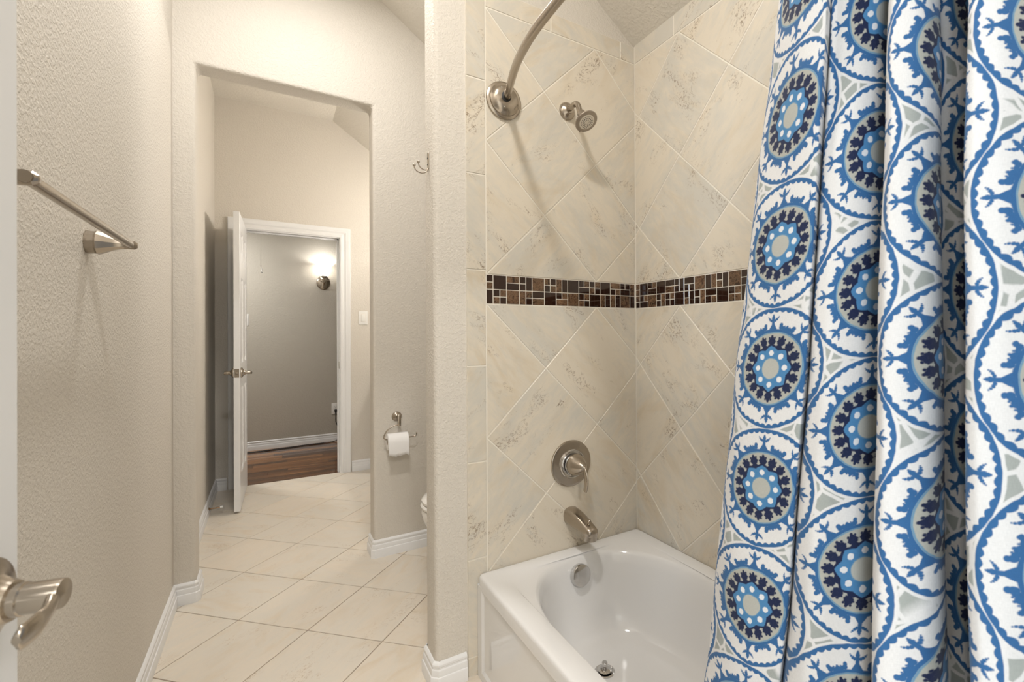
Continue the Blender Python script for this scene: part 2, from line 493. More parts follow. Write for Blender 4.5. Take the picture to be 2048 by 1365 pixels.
# far wall with the door opening
DL, DR, DT = -.215, .505, 2.040
slab_wall('wall_far', [(-.42, -.1), (DL, -.1), (DL, DT), (DR, DT), (DR, -.1), (1.45, -.1), (1.45, Zt), (-.42, Zt)], Y3, Y3 + .118, M_wall, 0)
# wall behind the camera with its doorway
slab_wall('wall_near', [(-.46, -.1), (-.345, -.1), (-.345, 2.06), (.43, 2.06), (.43, -.1), (1.45, -.1), (1.45, Zt), (-.46, Zt)], -.25, -.13, M_wall, 0)

# bedroom behind the camera: carpeted floor, walls and a daylight window
bf = MB().box(-2.4, -3.6, -.05, 2.2, -.25, -.004).build('floor_bedroom', simple('bedroom_carpet', (.55, .50, .43), .95)); struct(bf)
slab_wall('wall_bedroom_left', [(-3.7, -.1), (-.13, -.1), (-.13, 2.8), (-1.15, 2.8), (-1.15, .80), (-2.65, .80), (-2.65, 2.15), (-1.151, 2.15), (-1.151, 2.8), (-3.7, 2.8)], -2.5, -2.38, M_wall, 0, 'x')
slab_wall('wall_bedroom_right', [(-3.7, -.1), (-.13, -.1), (-.13, 2.8), (-3.7, 2.8)], 2.18, 2.3, M_wall, 0, 'x')
slab_wall('wall_bedroom_back', [(-2.5, -.1), (2.3, -.1), (2.3, 2.8), (-2.5, 2.8)], -3.7, -3.58, M_wall, 0)
slab_wall('wall_bedroom_front_left', [(-2.5, -.1), (-.44, -.1), (-.44, 2.8), (-2.5, 2.8)], -.25, -.13, M_wall, 0)
slab_wall('wall_bedroom_front_right', [(1.43, -.1), (2.3, -.1), (2.3, 2.8), (1.43, 2.8)], -.25, -.13, M_wall, 0)
bc = MB().box(-2.5, -3.7, 2.74, 2.3, -.25, 2.85).build('ceiling_bedroom', M_ceil); struct(bc)
wf = MB()
for a in ((-2.65, .80, -2.60, 2.15), (-1.20, .80, -1.15, 2.15), (-2.60, .80, -1.20, .85), (-2.60, 2.10, -1.20, 2.15), (-1.92, .85, -1.88, 2.10)):
    wf.box(-2.47, a[0], a[1], -2.41, a[2], a[3])
win = struct(wf.build('window_1', M_trim))

# hall beyond the far door ----------------------------------------
class Planks(Tiles): pass
HF = Planks(lambda u, v, n: (u, v, n), .004, .0006)
y = 4.592
while y < 6.02:
    x = -2.2 - random.random() * .8
    while x < 2.0:
        L = random.uniform(.7, 1.3); HF.v  # plank
        P = [(x, y), (x + L - .001, y), (x + L - .001, y + .0825 - .0008), (x, y + .0825 - .0008)]
        n0 = len(HF.uv); HF.add(P)
        # grain must run along the plank
        ox, oy = random.uniform(-9, 9), random.uniform(-9, 9)
        for k in range(n0, len(HF.uv)):
            pass
        x += L
    y += .0825
hallfloor = HF.build('floor_hall', M_wood); struct(hallfloor, 'dark glossy hardwood floor of the hall')
uvl = hallfloor.data.uv_layers[0]; ci = hallfloor.data.color_attributes[0]
for lp in hallfloor.data.loops:
    c = hallfloor.data.vertices[lp.vertex_index].co; tn = ci.data[lp.index].color
    uvl.data[lp.index].uv = (c.x + tn[1] * 20, c.y + tn[2] * 20)
MB().box(-2.2, 4.592, -.05, 2.0, 6.05, -.0035).build('subfloor', M_dark, hallfloor)
slab_wall('wall_hall', [(-2.2, -.1), (2.0, -.1), (2.0, 2.6), (-2.2, 2.6)], Y4, Y4 + .12, M_hallwall, 0)
slab_wall('wall_hall_left', [(4.67, -.1), (6.0, -.1), (6.0, 2.6), (4.67, 2.6)], -2.3, -2.18, M_hallwall, 0, 'x')
slab_wall('wall_hall_right', [(4.67, -.1), (6.0, -.1), (6.0, 2.6), (4.67, 2.6)], 1.98, 2.1, M_hallwall, 0, 'x')
slab_wall('wall_hall_front_left', [(-2.3, -.1), (-.41, -.1), (-.41, 2.6), (-2.3, 2.6)], 4.58, 4.67, M_hallwall, 0)
slab_wall('wall_hall_front_right', [(1.40, -.1), (2.1, -.1), (2.1, 2.6), (1.40, 2.6)], 4.58, 4.67, M_hallwall, 0)
struct(MB().box(-2.2, 4.60, 2.45, 2.0, 6.05, 2.55).build('ceiling_hall', M_hallwall))

# ------------------------------------------------------------------ wall tile of the tub alcove
HD = .2373; G = .0045; TXE = .565; TXB = .638; BT = 1.399; BB = 1.295; ZT = 2.349; ZTOP = 2.425
tp = bpy.data.objects['wall_partition']; trw = bpy.data.objects['wall_right']
def map_f(u, v, n): return (u, Y1 - n, v)
def map_r(u, v, n): return (X1 - n, u, v)      # u = y
def tile_face(mp, parent, name, left_strip):
    T = Tiles(mp, .007, .0012)
    if left_strip:
        for k in range(-1, 8):
            z0, z1 = .0 + (k * .3361 + .0685), .0 + ((k + 1) * .3361 + .0685)
            z0, z1 = max(z0, 0.002), min(z1, ZTOP)
            if z1 - z0 > .02: T.rect(TXE, z0, TXB, z1, G)
        for a, b in ((TXB, .906), (.906, 1.243), (1.243, X1)): T.rect(a, ZT, b, ZTOP, G)
        T.diamonds((TXB, BT, X1, ZT), (TXB, ZT), HD, G)
        T.diamonds((TXB, .30, X1, BB), (TXB, BB), HD, G)
    else:
        for a, b in ((.055, .342), (.342, .678), (.678, 1.014), (1.014, 1.350), (1.350, Y1)): T.rect(a, ZT, b, 2.434, G)
        T.diamonds((.055, BT, Y1, ZT), (1.323, ZT), HD, G)
        T.diamonds((.055, .30, Y1, BB), (1.323, BB), HD, G)
    return T.build(name, M_wtile, parent)
tile_face(map_f, tp, 'wall_tile', True)
tile_face(map_r, trw, 'wall_tile', False)
MB().box(TXE + .002, Y1 + .0018, 0, X1 + .01, PY0 + .002, ZTOP - .001).build('grout', M_groutw, tp)
MB().box(X1 + .0018, .052, 0, X1 + .012, Y1 + .004, 2.432).build('grout', M_groutw, trw)

# mosaic band: codes per cell, d glass / m marble
TOPF = ['h dm', 'B d', 'H md', 'h dd', 'v d', 'B m', '4 mddm', 'V md', 'B d', 'T dm d', '4 dmmd', 'B d', 'U m dm', 'T dd d', 'v m']
BOTF = ['v d', '4 dmmd', 'B m', 'v m', 'h md', 'H dm', 'B d', 'T dm m', 'B m', '4 dmmd', 'B d', 'V md', 'V md', 'B m', 'v d']
TOPR = ['h mm', 'B d', 'T dm d', 'B d', 'H dm', 'h dd', 'v d', 'U d dd', 'B m', 'v d', 'v m', 'h dm', 'v d', 'B m', 'h dd', 'B d', 'V dm', 'H md', 'B m', '4 dmmd', 'B d', 'V md', 'U d dm', 'B m', 'h dm', 'B d', 'H dm', '4 dmmd', 'B m', 'B d', 'V md', 'B m']
BOTR = ['h md', 'T dm d', 'B m', 'h dd', 'v m', '4 dmdd', 'B d', 'h dm', 'v d', 'h dd', 'v m', 'U d dm', 'B d', '4 dmmm', 'v d', 'B m', 'H dm', 'B d', 'V md', 'B m', '4 dmmd', 'B d', 'U d dm', 'V dm', 'B m', 'B d', 'H dm', '4 dmmd', 'B m', 'B d', 'V md', 'B m']
def mosaic(mp, u0, u1, flip, rows, parent):
    W = .0520; D = Tiles(mp, .007, .0008); Mm = Tiles(mp, .007, .0008); g = .0032
    def put(k, a, b, c, d):
        if b - a < .006: return
        (D if k == 'd' else Mm).rect(a, c, b, d, g)
    for row, (z0, z1) in zip(rows, (((BT + BB) / 2, BT), (BB, (BT + BB) / 2))):
        u = 0; zm = (z0 + z1) / 2
        for code in row:
            c = code.split(); t = c[0]; k = ''.join(c[1:]); w = W / 2 if t in 'hv' else W
            a, b = u, u + w; m = (a + b) / 2; L = u1 - u0
            cells = {'B': [(k[0], a, b, z0, z1)], 'v': [(k[0], a, b, z0, z1)]}.get(t)
            if t == 'h': cells = [(k[0], a, b, zm, z1), (k[1], a, b, z0, zm)]
            if t == 'H': cells = [(k[0], a, b, zm, z1), (k[1], a, b, z0, zm)]
            if t == 'V': cells = [(k[0], a, m, z0, z1), (k[1], m, b, z0, z1)]
            if t == '4': cells = [(k[0], a, m, zm, z1), (k[1], m, b, zm, z1), (k[2], a, m, z0, zm), (k[3], m, b, z0, zm)]
            if t == 'T': cells = [(k[0], a, m, zm, z1), (k[1], m, b, zm, z1), (k[2], a, b, z0, zm)]
            if t == 'U': cells = [(k[0], a, b, zm, z1), (k[1], a, m, z0, zm), (k[2], m, b, z0, zm)]
            for kk, p, q, zz0, zz1 in cells:
                p, q = min(p, L), min(q, L)
                if q - p < .006: continue
                if flip: put(kk, u1 - q, u1 - p, zz0, zz1)
                else: put(kk, u0 + p, u0 + q, zz0, zz1)
            u += w
            if u >= L: break
    o = Mm.build('marble_mosaic', M_emp, parent); o['label'] = 'veined brown marble pieces of the mosaic band'
    o = D.build('glass_mosaic', M_glassb, parent); o['label'] = 'dark brown glass pieces of the mosaic band'
mosaic(map_f, TXB, X1, False, (TOPF, BOTF), tp)
mosaic(map_r, .055, Y1, True, (TOPR, BOTR), trw)

# ------------------------------------------------------------------ baseboards
BP = [(0, 0), (.016, 0), (.016, .040), (.0145, .044), (.012, .046), (.012, .060), (.0105, .066), (.008, .069), (.008, .074), (.0095, .077), (.0095, .083), (.006, .089), (.002, .092), (0, .092)]
def baseboard(name, path, side, label=None):
    return struct(MB().sweep(path, BP, side).build(name, M_trim, smooth=25), label)
r_ = .006
baseboard('baseboard_left', [(XL, -.13), (XL, Y2), (OL - r_, Y2), (OL, Y2 + r_), (OL, Y2 + .125 - r_), (OL - r_, Y2 + .125), (XL, Y2 + .125), (XL, Y3), (-.293, Y3)], -1)
baseboard('baseboard_middle', [(1.31, Y2 + .125), (OR + r_, Y2 + .125), (OR, Y2 + .125 - r_), (OR, Y2 + r_), (OR + r_, Y2), (X1 + .008, Y2), (X1 + .008, PY1), (PX + r_, PY1), (PX, PY1 - r_), (PX, PY0 + r_ * 2), (PX + r_ * 2, PY0), (TXE - .003, PY0)], -1)
baseboard('baseboard_far', [(.585, Y3), (X1, Y3)], -1)
baseboard('baseboard_hall', [(-2.18, Y4), (1.98, Y4)], -1)

# ------------------------------------------------------------------ far door: casing, jamb, leaf
def casing(name, x0, x1, zt, y, ny):
    """mitred colonial casing around an opening in a wall facing -y (ny=-1)"""
    P = [(0, 0), (0, .010), (.006, .013), (.020, .013), (.026, .009), (.034, .009), (.046, .016), (.060, .017), (.070, .020), (.078, .020), (.081, .016), (.081, 0)]
    v = []; f = []; k = len(P)
    for px_, pz_, sx, sz in ((x0, 0, -1, 0), (x0, zt, -1, 1), (x1, zt, 1, 1), (x1, 0, 1, 0)):
        for d, h in P: v.append((px_ + sx * d, y + ny * h, pz_ + sz * d))
    for i in range(3):
        for j in range(k - 1): a = i * k + j; f.append((a, a + 1, a + k + 1, a + k))
    f += [tuple(range(k)), tuple(range(3 * k, 4 * k))[::-1]]
    m = MB(); m.add(v, f); return m
jx0, jx1, jz = -.198, .490, 2.024
trim = struct(casing('trim_1', jx0 - .006, jx1 + .006, jz + .006, Y3, -1).build('trim_1', M_trim, smooth=25), 'white moulded casing around the far doorway')
struct(casing('trim_2', jx0 - .006, jx1 + .006, jz + .006, Y3 + .118, 1).build('trim_2', M_trim, smooth=25))
jm = MB()
jm.box(DL + .001, Y3 - .001, 0, jx0, Y3 + .119, jz + .015); jm.box(jx1, Y3 - .001, 0, DR - .001, Y3 + .119, jz + .015); jm.box(DL + .001, Y3 - .001, jz, DR - .001, Y3 + .119, DT - .001)
jm.box(jx0, Y3 + .040, 0, jx0 + .011, Y3 + .078, jz); jm.box(jx1 - .011, Y3 + .040, 0, jx1, Y3 + .078, jz); jm.box(jx0, Y3 + .040, jz - .011, jx1, Y3 + .078, jz)
jamb = struct(jm.build('trim_3', M_trim, smooth=25), 'white door jamb with stop')
sp = MB().box(jx1 - .0015, Y3 + .008, .900, jx1 + .001, Y3 + .034, .960).build('strike_plate', M_nick, jamb)

def lever(root, c, n, d, mat, knobside='a'):
    """rosette + neck + wave lever; c on door face, n outward, d along the lever"""
    c = Vector(c); n = Vector(n); d = Vector(d); z = Vector((0, 0, 1))
    m = MB(); m.lathe([(.0, 0), (.034, 0), (.035, .004), (.034, .009), (.028, .012), (.020, .016), (.016, .024), (.0150, .026), (0.0, .026)], c, n, 36)
    a = loc(m.build('rosette', mat, root, 40), root)
    m = MB(); m.lathe([(0, .022), (.0128, .022), (.0128, .032), (.0118, .033), (.0118, .053), (.0112, .0555), (0, .0565)], c, n, 28)
    pts = []; rad = []
    K = 24
    for i in range(K + 1):
        t = i / K
        p = c + n * (.0505 + .009 * sin(t * pi * .62)) + d * (.002 + .056 * t) + z * (-.001 - .003 * sin(t * pi) - .004 * t * t)
        pts.append(p); w = .0098 - .0030 * sin(min(1, t * 1.6) * pi) - .0008 * t
        if t > .9: w *= sqrt(max(.05, 1 - ((t - .9) / .1) ** 2))
        rad.append((max(.003, w), .0044 - .0016 * t))
    m.tube(pts, rad, 16)
    b = loc(m.build('lever_handle', mat, root, 40), root)
    return a, b

def door_leaf(root, w, h, t, mat, hand):
    """leaf local frame: hinge edge at x=0, leaf along +x, thickness 0..t in y, six panels"""
    st = .112; mid = .10
    cols = [(st, (w - mid) / 2), ((w + mid) / 2, w - st)]
    rows = [(.235, .820), (.985, 1.575), (1.690, h - .115)]
    m = MB()
    m.box(0, 0, 0, st, t, h, .0015, 1); m.box(w - st, 0, 0, w, t, h, .0015, 1); m.box((w - mid) / 2, .0005, .002, (w + mid) / 2, t - .0005, h - .002)
    zs = [0] + [z for r in rows for z in r] + [h]
    for i in range(0, len(zs), 2): m.box(st - .002, .0003, zs[i] + (.0 if i else 0), w - st + .002, t - .0003, zs[i + 1])
    s = m.build('leaf', mat, root, 30)
    for (a, b) in cols:
        for (c, d) in rows:
            q = MB(); e = .030; dp = .009
            for side in (0, 1):
                y0 = 0 if side == 0 else t; sg = 1 if side == 0 else -1
                L = [(a, c, b, d, y0 + sg * .001), (a + .012, c + .012, b - .012, d - .012, y0 + sg * dp), (a + .020, c + .020, b - .020, d - .020, y0 + sg * dp), (a + .045, c + .045, b - .045, d - .045, y0 + sg * .002)]
                v = []; f = []
                for x0, z0, x1, z1, yy in L: v += [(x0, yy, z0), (x1, yy, z0), (x1, yy, z1), (x0, yy, z1)]
                for k in range(len(L) - 1):
                    for i in range(4): j = (i + 1) % 4; f.append((k * 4 + i, k * 4 + j, k * 4 + 4 + j, k * 4 + 4 + i))
                f.append((12, 13, 14, 15)); q.add(v, f)
            q.build('panel', mat, root, 20)
    return s

# far leaf, hinged at its left, standing open towards us
a_far = radians(-91.3)
dfar = bpy.data.objects.new('door_2', None); COL.objects.link(dfar); dfar.location = (-.199, Y3 - .004, .012); dfar.rotation_euler = (0, 0, a_far)
dfar['label'] = 'white six-panel door standing open in the far doorway'; dfar['kind'] = 'structure'
DW = .655
door_leaf(dfar, DW, 2.008, .035, M_door, 1)
def leafpt(root, x, y, z):
    M = Matrix.LocRotScale(root.location, root.rotation_euler, root.scale); return M @ Vector((x, y, z))
def leafdir(root, v):
    return (Matrix.LocRotScale(Vector((0, 0, 0)), root.rotation_euler, root.scale) @ Vector(v))
hz = .925
lever(dfar, leafpt(dfar, DW - .060, .035, hz), leafdir(dfar, (0, 1, 0)), leafdir(dfar, (-1, 0, 0)), M_nick)
lever(dfar, leafpt(dfar, DW - .060, 0, hz), leafdir(dfar, (0, -1, 0)), leafdir(dfar, (-1, 0, 0)), M_nick)
lp = MB().box(DW - .001, .0045, hz - .029, DW + .0012, .0305, hz + .029, .0004, 1).lathe([(0, .001), (.0095, .001), (.0095, .004), (.006, .009), (0, .009)], (DW, .0175, hz), (1, 0, 0), 20)
lp.build('latch_plate', M_nick, dfar, 30)
for z in (.22, 1.02, 1.80):
    h = MB().lathe([(0, -.045), (.006, -.045), (.006, .045), (0, .045)], (-.004, -.002, z), (0, 0, 1), 12); h.build('hinge', M_nick, dfar, 30)

# near leaf beside the camera, free edge just inside the picture
E_ = Vector((-.1855, .612)); Hn = Vector((-.337, -.108)); dv = (E_ - Hn); NW = dv.length
dnear = bpy.data.objects.new('door_1', None); COL.objects.link(dnear); dnear.location = (Hn.x, Hn.y, .010); dnear.rotation_euler = (0, 0, math.atan2(dv.y, dv.x))
dnear['label'] = 'white door at the left edge of the picture, lever handle close to us'; dnear['kind'] = 'structure'
# the face towards the room (+x side) is local y=0
door_leaf(dnear, NW, 2.008, .035, M_door, 1)
lever(dnear, leafpt(dnear, NW - .052, 0, .968), leafdir(dnear, (0, -1, 0)), leafdir(dnear, (-1, 0, 0)), M_nick)
lever(dnear, leafpt(dnear, NW - .052, .035, .968), leafdir(dnear, (0, 1, 0)), leafdir(dnear, (-1, 0, 0)), M_nick)

# ------------------------------------------------------------------ bathtub
def bathtub():
    root = empty('bathtub', ((.60 + 1.318) / 2, .82, 0), 'white alcove bathtub with smooth front apron below the tiled wall', 'bathtub')
    N = 176
    def loop(cx, a, yf, bf, yn, bn, n, z):
        o = []
        for i in range(N):
            t = 2 * pi * i / N; c_, s_ = cos(t), sin(t)
            x = cx + a * math.copysign(abs(c_) ** (2 / n), c_)
            yy = math.copysign(abs(s_) ** (2 / n), s_)
            o.append((x, (yf + bf * yy) if s_ >= 0 else (yn + bn * yy), z))
        return o
    x0, x1, y0, y1 = .600, 1.3185, .056, 1.5855
    def rect(d, z, n=60):
        return loop((x0 + x1) / 2, (x1 - x0) / 2 - d, 1.0, y1 - d - 1.0, .6, .6 - y0 - d, n, z)
    def inner(cx, a, yend, ynear, n, z, by=.42):
        return loop(cx, a, yend - by, by, ynear + .30, .30, n, z)
    L = [rect(.0, .318), rect(0, .341), rect(.0015, .3475), rect(.005, .3515), rect(.010, .353), rect(.016, .3532),
         inner(.966, .296, 1.524, .19, 8, .3525, .25), inner(.966, .291, 1.521, .20, 7, .349, .26),
         inner(.966, .294, 1.527, .215, 2.5, .346, .425), inner(.966, .289, 1.521, .22, 2.45, .341, .42),
         inner(.966, .284, 1.515, .23, 2.4, .330, .415), inner(.966, .277, 1.508, .26, 2.4, .300, .405), inner(.966, .268, 1.499, .31, 2.4, .250, .40),
         inner(.966, .257, 1.486, .37, 2.4, .190, .38), inner(.966, .243, 1.467, .43, 2.4, .135, .36), inner(.966, .226, 1.440, .48, 2.4, .095, .34),
         inner(.966, .200, 1.405, .53, 2.4, .072, .31), inner(.966, .165, 1.36, .58, 2.4, .063, .27), inner(.966, .11, 1.29, .66, 2.3, .060, .2), inner(.966, .04, 1.06, .69, 2, .0585, .06)]
    v = [p for l in L for p in l]; f = []
    for k in range(len(L) - 1):
        for i in range(N):
            j = (i + 1) % N; f.append((k * N + i, k * N + j, (k + 1) * N + j, (k + 1) * N + i))
    f.append(tuple((len(L) - 1) * N + i for i in range(N)))
    m = MB(); m.add(v, f); b = m.build('basin', M_tub, None, 50); loc(b, root)
    # apron with a shallow raised border
    ap = MB(); xf = .600
    y0a, y1a, z0a, z1a = y0, y1, 0.0, .3185
    Ls = [(y0a, z0a, y1a, z1a, xf), (y0a + .035, z0a + .028, y1a - .035, z1a - .010, xf), (y0a + .047, z0a + .040, y1a - .047, z1a - .020, xf + .006), (y0a + .5, z0a + .1, y1a - .5, z1a - .1, xf + .006)]
    v = []; f = []
    for a, c, b_, d, x in Ls: v += [(x, a, c), (x, b_, c), (x, b_, d), (x, a, d)]
    for k in range(3):
        for i in range(4): j = (i + 1) % 4; f.append((k * 4 + i, k * 4 + j, k * 4 + 4 + j, k * 4 + 4 + i))
    f.append((12, 13, 14, 15)); n4 = len(v)
    v += [(xf + .02, y0a, z0a), (xf + .02, y1a, z0a), (xf + .02, y1a, z1a), (xf + .02, y0a, z1a)]
    for i in range(4): j = (i + 1) % 4; f.append((i, j, n4 + j, n4 + i))
    f.append((n4, n4 + 1, n4 + 2, n4 + 3))
    ap.add(v, f); loc(ap.build('apron', M_tub, None, 25), root)
    # overflow plate
    axis = Vector((0, -1, .16)).normalized(); c = Vector((.968, 1.504, .283))
    o = MB().lathe([(0, -.004), (.038, -.004), (.040, .002), (.040, .017), (.0375, .0225), (.034, .024), (0, .0245)], c, axis, 40)
    o = loc(o.build('overflow_plate', M_chrome, None, 35), root); o['label'] = 'round chrome overflow plate'
    d = MB().lathe([(0, -.002), (.0335, -.002), (.0335, .0015), (.030, .003), (.026, .001), (.0225, .001), (0, .001)], (.930, 1.290, .0615), (0, 0, 1), 40)
    d = loc(d.build('drain_flange', M_chrome, None, 35), root)
    s_ = MB().lathe([(0, .002), (.012, .002), (.023, .0045), (.024, .006), (.024, .008), (.018, .0105), (.0075, .0125), (.0065, .0125), (.0065, .018), (.0095, .020), (.0095, .029), (.008, .031), (0, .031)], (.930, 1.290, .0615), (0, 0, 1), 32)
    loc(s_.build('drain_stopper', M_chrome, None, 35), root)
bathtub()

# ------------------------------------------------------------------ tub and shower fittings
def fittings():
    # valve with round escutcheon
    c = Vector((.985, Y1, .680)); n = (0, -1, 0)
    root = empty('shower_valve', c, 'round brushed nickel valve trim with cone handle on the tiled wall', 'valve')
    m = MB().lathe([(0, -.002), (.0895, -.002), (.0905, .003), (.0895, .007), (.086, .009), (.080, .0095), (.050, .0125), (.044, .013), (0, .013)], c, n, 64)
    loc(m.build('escutcheon', M_nick, None, 30), root)
    m = MB().lathe([(.057, .010), (.057, .016), (.054, .021), (.050, .021), (.049, .015), (.044, .015), (.043, .038), (.040, .040), (0, .040)], c, n, 48)
    loc(m.build('sleeve', M_chrome, None, 30), root)
    m = MB().lathe([(.0, .034), (.042, .034), (.043, .038), (.041, .045), (.034, .060), (.025, .076), (.016, .091), (.010, .098), (.006, .101), (0, .102)], c + Vector((0, 0, .002)), n, 48)
    loc(m.build('handle_hub', M_nick, None, 30), root)
    P = []; Rr = []
    for i in range(16):
        t = i / 15
        P.append(c + Vector((.004 * t, -.095 - .014 * sin(t * pi * .9) + .004 * t, .006 - .092 * t))); Rr.append((.0045 + .0015 * sin(t * pi), .007 + .006 * sin(t * pi * .85)))
    m = MB().tube(P, [(a, b) for a, b in Rr], 16)
    loc(m.build('lever_handle', M_nick, None, 40), root)
    # spout
    c = Vector((.983, Y1, .478)); root = empty('tub_spout', c, 'brushed nickel tub spout with diverter knob above the tub rim', 'spout')
    m = MB(); secs = [(-.002, .0, .0315, .0315), (.004, 0, .033, .033), (.030, -.001, .0325, .0325), (.060, -.004, .0305, .031), (.090, -.008, .0270, .0285), (.115, -.013, .0240, .0270), (.137, -.018, .0215, .0258), (.152, -.021, .0185, .0235), (.160, -.022, .012, .017), (.163, -.022, .003, .006)]
    v = []; f = []; n_ = 32
    for dy, dz, rz, rx in secs:
        for i in range(n_):
            a = 2 * pi * i / n_; q = 2.6
            v.append(c + Vector((rx * math.copysign(abs(cos(a)) ** (2 / q), cos(a)), -dy, dz + rz * math.copysign(abs(sin(a)) ** (2 / q), sin(a)))))
    for k in range(len(secs) - 1):
        for i in range(n_): j = (i + 1) % n_; f.append((k * n_ + i, k * n_ + j, (k + 1) * n_ + j, (k + 1) * n_ + i))
    f += [tuple(range(n_))[::-1], tuple((len(secs) - 1) * n_ + i for i in range(n_))]
    m.add(v, f)
    m.lathe([(.0245, 0), (.0250, .024), (.0240, .026), (.019, .026), (.018, .020), (0, .020)], c + Vector((0, -.137, -.024)), (0, 0, -1), 32)
    loc(m.build('spout_body', M_nick, None, 40), root)
    m = MB().lathe([(0, -.004), (.003, -.004), (.003, .008), (.0065, .011), (.0075, .014), (.0055, .018), (0, .019)], c + Vector((0, -.130, .004)), (0, 0, 1), 20)
    loc(m.build('diverter_knob', M_nick, None, 40), root)
    # shower head
    c = Vector((.976, Y1, 2.060)); root = empty('wall_shower', c, 'small brushed nickel shower head with bent arm high on the tile', 'shower head')
    m = MB().lathe([(0, -.002), (.034, -.002), (.035, .002), (.033, .008), (.026, .015), (.018, .019), (.0155, .022), (.0155, .025), (0, .025)], c, (0, -1, 0), 40)
    loc(m.build('flange', M_nick, None, 35), root)
    hc = Vector((.984, 1.462, 1.9755)); ax = Vector((.10, -.55, -.80)).normalized()
    top = hc - ax * .050
    P = [c + Vector((0, -.005, 0)), c + Vector((0, -.030, .003)), c + Vector((0, -.052, .005)), c + Vector((0, -.068, .002)), c + Vector((.001, -.080, -.009)), top - ax * .010, top + ax * .004]
    def smooth(P, k=5):
        o = []
        for i in range(len(P) - 1):
            p0 = P[max(0, i - 1)]; p1 = P[i]; p2 = P[i + 1]; p3 = P[min(len(P) - 1, i + 2)]
            for s in range(k):
                t = s / k; o.append(.5 * ((2 * p1) + (p2 - p0) * t + (2 * p0 - 5 * p1 + 4 * p2 - p3) * t * t + (3 * p1 - p0 - 3 * p2 + p3) * t ** 3))
        o.append(P[-1]); return o
    m = MB().tube(smooth(P), .0105, 20)
    loc(m.build('shower_arm', M_nick, None, 50), root)
    m = MB().lathe([(0, -.052), (.014, -.052), (.0155, -.050), (.0155, -.040), (.0175, -.036), (.0175, -.026), (.019, -.022), (.024, -.016), (.036, -.008), (.043, -.004), (.0445, -.001), (.043, .002), (.031, .003), (0, .003)], hc, ax, 48)
    loc(m.build('head_body', M_nickd, None, 35), root)
    m = MB().lathe([(0, .002), (.030, .002), (.030, .0045), (.0285, .0055), (0, .0055)], hc, ax, 48)
    loc(m.build('spray_face', M_nickface, None, 35), root)
    e1 = Vector((0, 0, 1)); e1 = (e1 - ax * e1.dot(ax)).normalized(); e2 = ax.cross(e1)
    m = MB()
    for rr, k in ((.0235, 20), (.0175, 16), (.0155, 14), (.0095, 9)):
        for i in range(k):
            a = 2 * pi * i / k; p = hc + e1 * rr * cos(a) + e2 * rr * sin(a) + ax * .0052
            m.lathe([(0, 0), (.00150, 0), (.00140, .0008), (0, .0008)], p, ax, 8)
    nz = loc(m.build('nozzles', M_dark, None, None), root); nz['kind'] = 'stuff'
    # small tab at the rim
    p = hc - e1 * .043; m = MB().lathe([(0, -.002), (.004, -.002), (.0045, .003), (0, .004)], p, ax, 12)
    loc(m.build('spray_tab', M_nick, None, 35), root)

    # curved curtain rod
    c = Vector((.707, Y1, 2.030)); root = empty('curtain_rod', c, 'curved brushed nickel shower curtain rod with round wall flange', 'curtain rod')
    def flange(cc, n):
        nd = Vector((-.16, n, 0)).normalized()
        m = MB().lathe([(0, -.002), (.066, -.002), (.068, .003), (.067, .008), (.062, .011), (.058, .012), (.057, .018), (.052, .022), (.050, .0245), (.044, .029), (.036, .034), (.020, .036), (0, .036)], cc, (0, n, 0), 56)
        loc(m.build('flange', M_nick, None, 28), root)
        m = MB().lathe([(0, .030), (.0185, .030), (.0185, .038), (.0165, .039), (.0, .039)], cc, nd, 32); loc(m.build('flange_socket', M_black, None, 28), root)
        for a in (2.2, 4.4):
            p = cc + Vector((.037 * cos(a), n * .031, .037 * sin(a))); s = MB().lathe([(0, 0), (.0032, 0), (.0032, .0035), (0, .004)], p, (0, n, 0), 12); loc(s.build('screw', M_chrome, None, 30), root)
    flange(c, -1); flange(Vector((.707, .052, 2.03)), 1)
    H = [(.707, 1.560), (.700, 1.535), (.672, 1.445), (.643, 1.340), (.624, 1.235), (.615, 1.150), (.6105, 1.040), (.609, .930)]
    H = H + [(x, 1.639 - y) for x, y in H[::-1]]
    P = [Vector((x, y, 2.030)) for x, y in [(.7085, 1.587)] + H + [(.7085, .052)]]
    P = smooth(P, 6)
    m = MB().tube(P, .0128, 24); loc(m.build('rod', M_nick, None, 60), root)
    return [(p.y, p.x) for p in P]
ROD = fittings()
def rod_x(y):
    return min(ROD, key=lambda q: abs(q[0] - y))[1]

